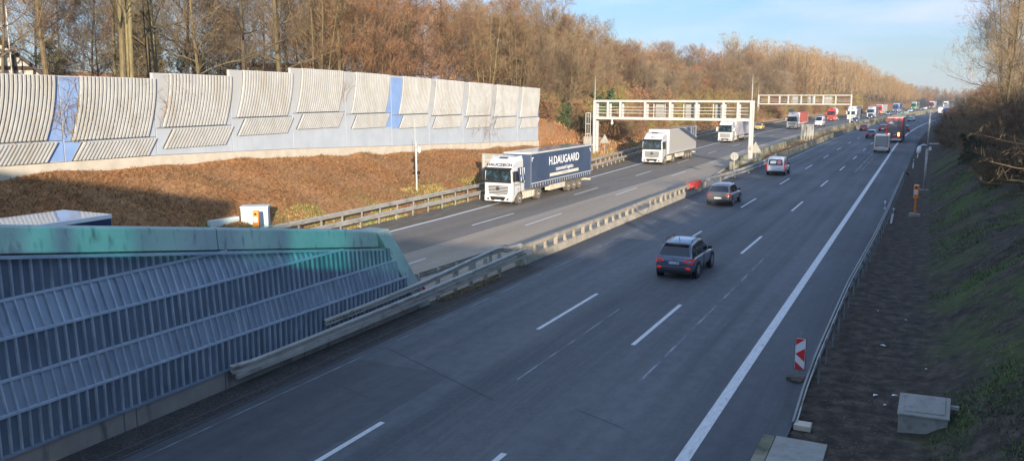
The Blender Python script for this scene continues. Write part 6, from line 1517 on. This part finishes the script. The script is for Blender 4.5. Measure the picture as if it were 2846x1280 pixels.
cover('weeds', 7000, lambda r, y: r.uniform(interp(BL, y)+.3, interp(BR, y)-.3)+cv(y), dens(100, 260, 1.3), .1, .5, .02, ['straw', 'straw_dark', 'twig_ochre'], 'dry brown weeds filling the planted median strip', 'weeds', lie=.6, seed=8)
cover('dead_leaves', 5000, lambda r, y: r.uniform(-18.9+.0*y, -16.2), lambda r: r.uniform(73, 104), .05, .2, .03, ['straw', 'leaf_rust', 'straw_dark'], 'rust coloured fallen leaves banked against the median rail', 'leaf litter', lie=.9, seed=9)

# ---------------- houses behind the trees on the left
def house_frame(x, y, z, head, name, label, cat='house'):
    return empty(name, (x, y, z), head, label, cat)
HD = YAW+R(30)      # gable faces the camera
T = house_frame(-52.7, 31.0, -.3, HD, 'timber_house', 'half timbered cream gable with a dark roof behind the scaffold at the left edge')
W2, ez, az = 5.4, 8.8, 14.0
m = MB(); m.loft([[(-W2, yy, 2), (W2, yy, 2), (W2, yy, ez), (0, yy, az), (-W2, yy, ez)] for yy in (0, 9)]); m.build('wall', M['plaster'], T)
m = MB()
for s in (-1, 1):
    m.loft([[(s*0, yy, az+.05), (s*(W2+.5), yy, ez-.45), (s*(W2+.5), yy, ez-.25), (0, yy, az+.30)] for yy in (-.5, 9.4)])
m.build('roof', M['rooftile'], T)
m = MB(); 
for z in (10.0, 11.5): 
    hw = W2*(az-z)/(az-ez); m.box(-hw, hw, -.06, .0, z, z+.24)
for xx in (-3, -1.6, 0, 1.6, 3.0): 
    zt = az-(az-ez)*abs(xx)/W2-.2; m.box(xx-.12, xx+.12, -.06, 0, 6, zt)
m.bar((3.6, -.03, 7.5), (2.3, -.03, 8.7), .2, .06); m.build('timber_frame', M['timber'], T)
T = empty('scaffold', (-50.2, 33.6, .8), HD, 'pale metal scaffold with a plank and red box in front of the gable', 'scaffolding')
m = MB()
for xx, zt in ((-.6, 12.6), (-1.9, 10.2), (-4.5, 12.0)): m.tube([(xx, -.8, 3), (xx, -.8, zt)], .04, 6)
m.tube([(-5.5, -.8, 11.7), (-.6, -.8, 11.4)], .03, 5); m.build('pole', M['galv'], T)
m = MB(); m.box(-5.5, -.6, -1.1, -.3, 10.0, 10.1); m.build('plank', M['dust_panel'], T)
m = MB(); m.box(-1.6, -1.3, -.9, -.6, 10.1, 10.32); m.build('box', M['sign_red'], T)
T = empty('flat_building', (-77, 52.5, 0), HD, 'low dark brown flat roofed building between the trunks at the left', 'building')
m = MB(); m.box(-5, 2.6, 0, 8, 3, 10.3); m.build('wall', M['brownwall'], T); m = MB(); m.box(-5.2, 2.8, -.2, 8.2, 10.3, 10.6); m.build('roof', M['rooftile'], T)
T = empty('flat_building', (-80, 63, 0), HD, 'low cream building with a light roof edge behind the first wall step', 'building')
m = MB(); m.box(-5, 3, 0, 8, 3, 9.7); m.build('wall', M['plaster'], T); m = MB(); m.box(-5.2, 3.2, -.2, 8.2, 9.7, 9.95); m.build('roof', M['tarp_grey'], T)
T = empty('white_house', (-88, 99, 0), HD-R(10), 'white house with small windows glimpsed between the trees above the second wall step', 'house')
m = MB(); m.box(-5, 5, 0, 8, 3, 12.4); m.build('wall', M['plaster'], T)
m = MB(); m.box(-5.3, 5.3, -.3, 8.3, 12.4, 12.8); m.build('roof', M['rooftile'], T)
for xx in (-3.2, -.6, 2.2):
    m = MB(); m.box(xx-.5, xx+.5, -.04, 0, 9.8, 11.3); m.build('window', M['glass'], T)

# ------------------------------------------------------------------ thin winter haze over the far end of the road
hz = bpy.data.materials.new('haze_air'); hz.use_nodes = True; hn = hz.node_tree.nodes; hn.clear()
ho = hn.new('ShaderNodeOutputMaterial'); hv = hn.new('ShaderNodeVolumePrincipled'); hv.inputs['Color'].default_value = (.86, .90, .97, 1); hv.inputs['Density'].default_value = .0002; hv.inputs['Anisotropy'].default_value = .2
hz.node_tree.links.new(hv.outputs[0], ho.inputs['Volume'])
HB = MB().box(-1000, 1400, -130, 3300, -3, 60); tag(HB.build('haze', hz), 'thin pale winter haze over the whole motorway cutting', 'haze', kind='stuff')
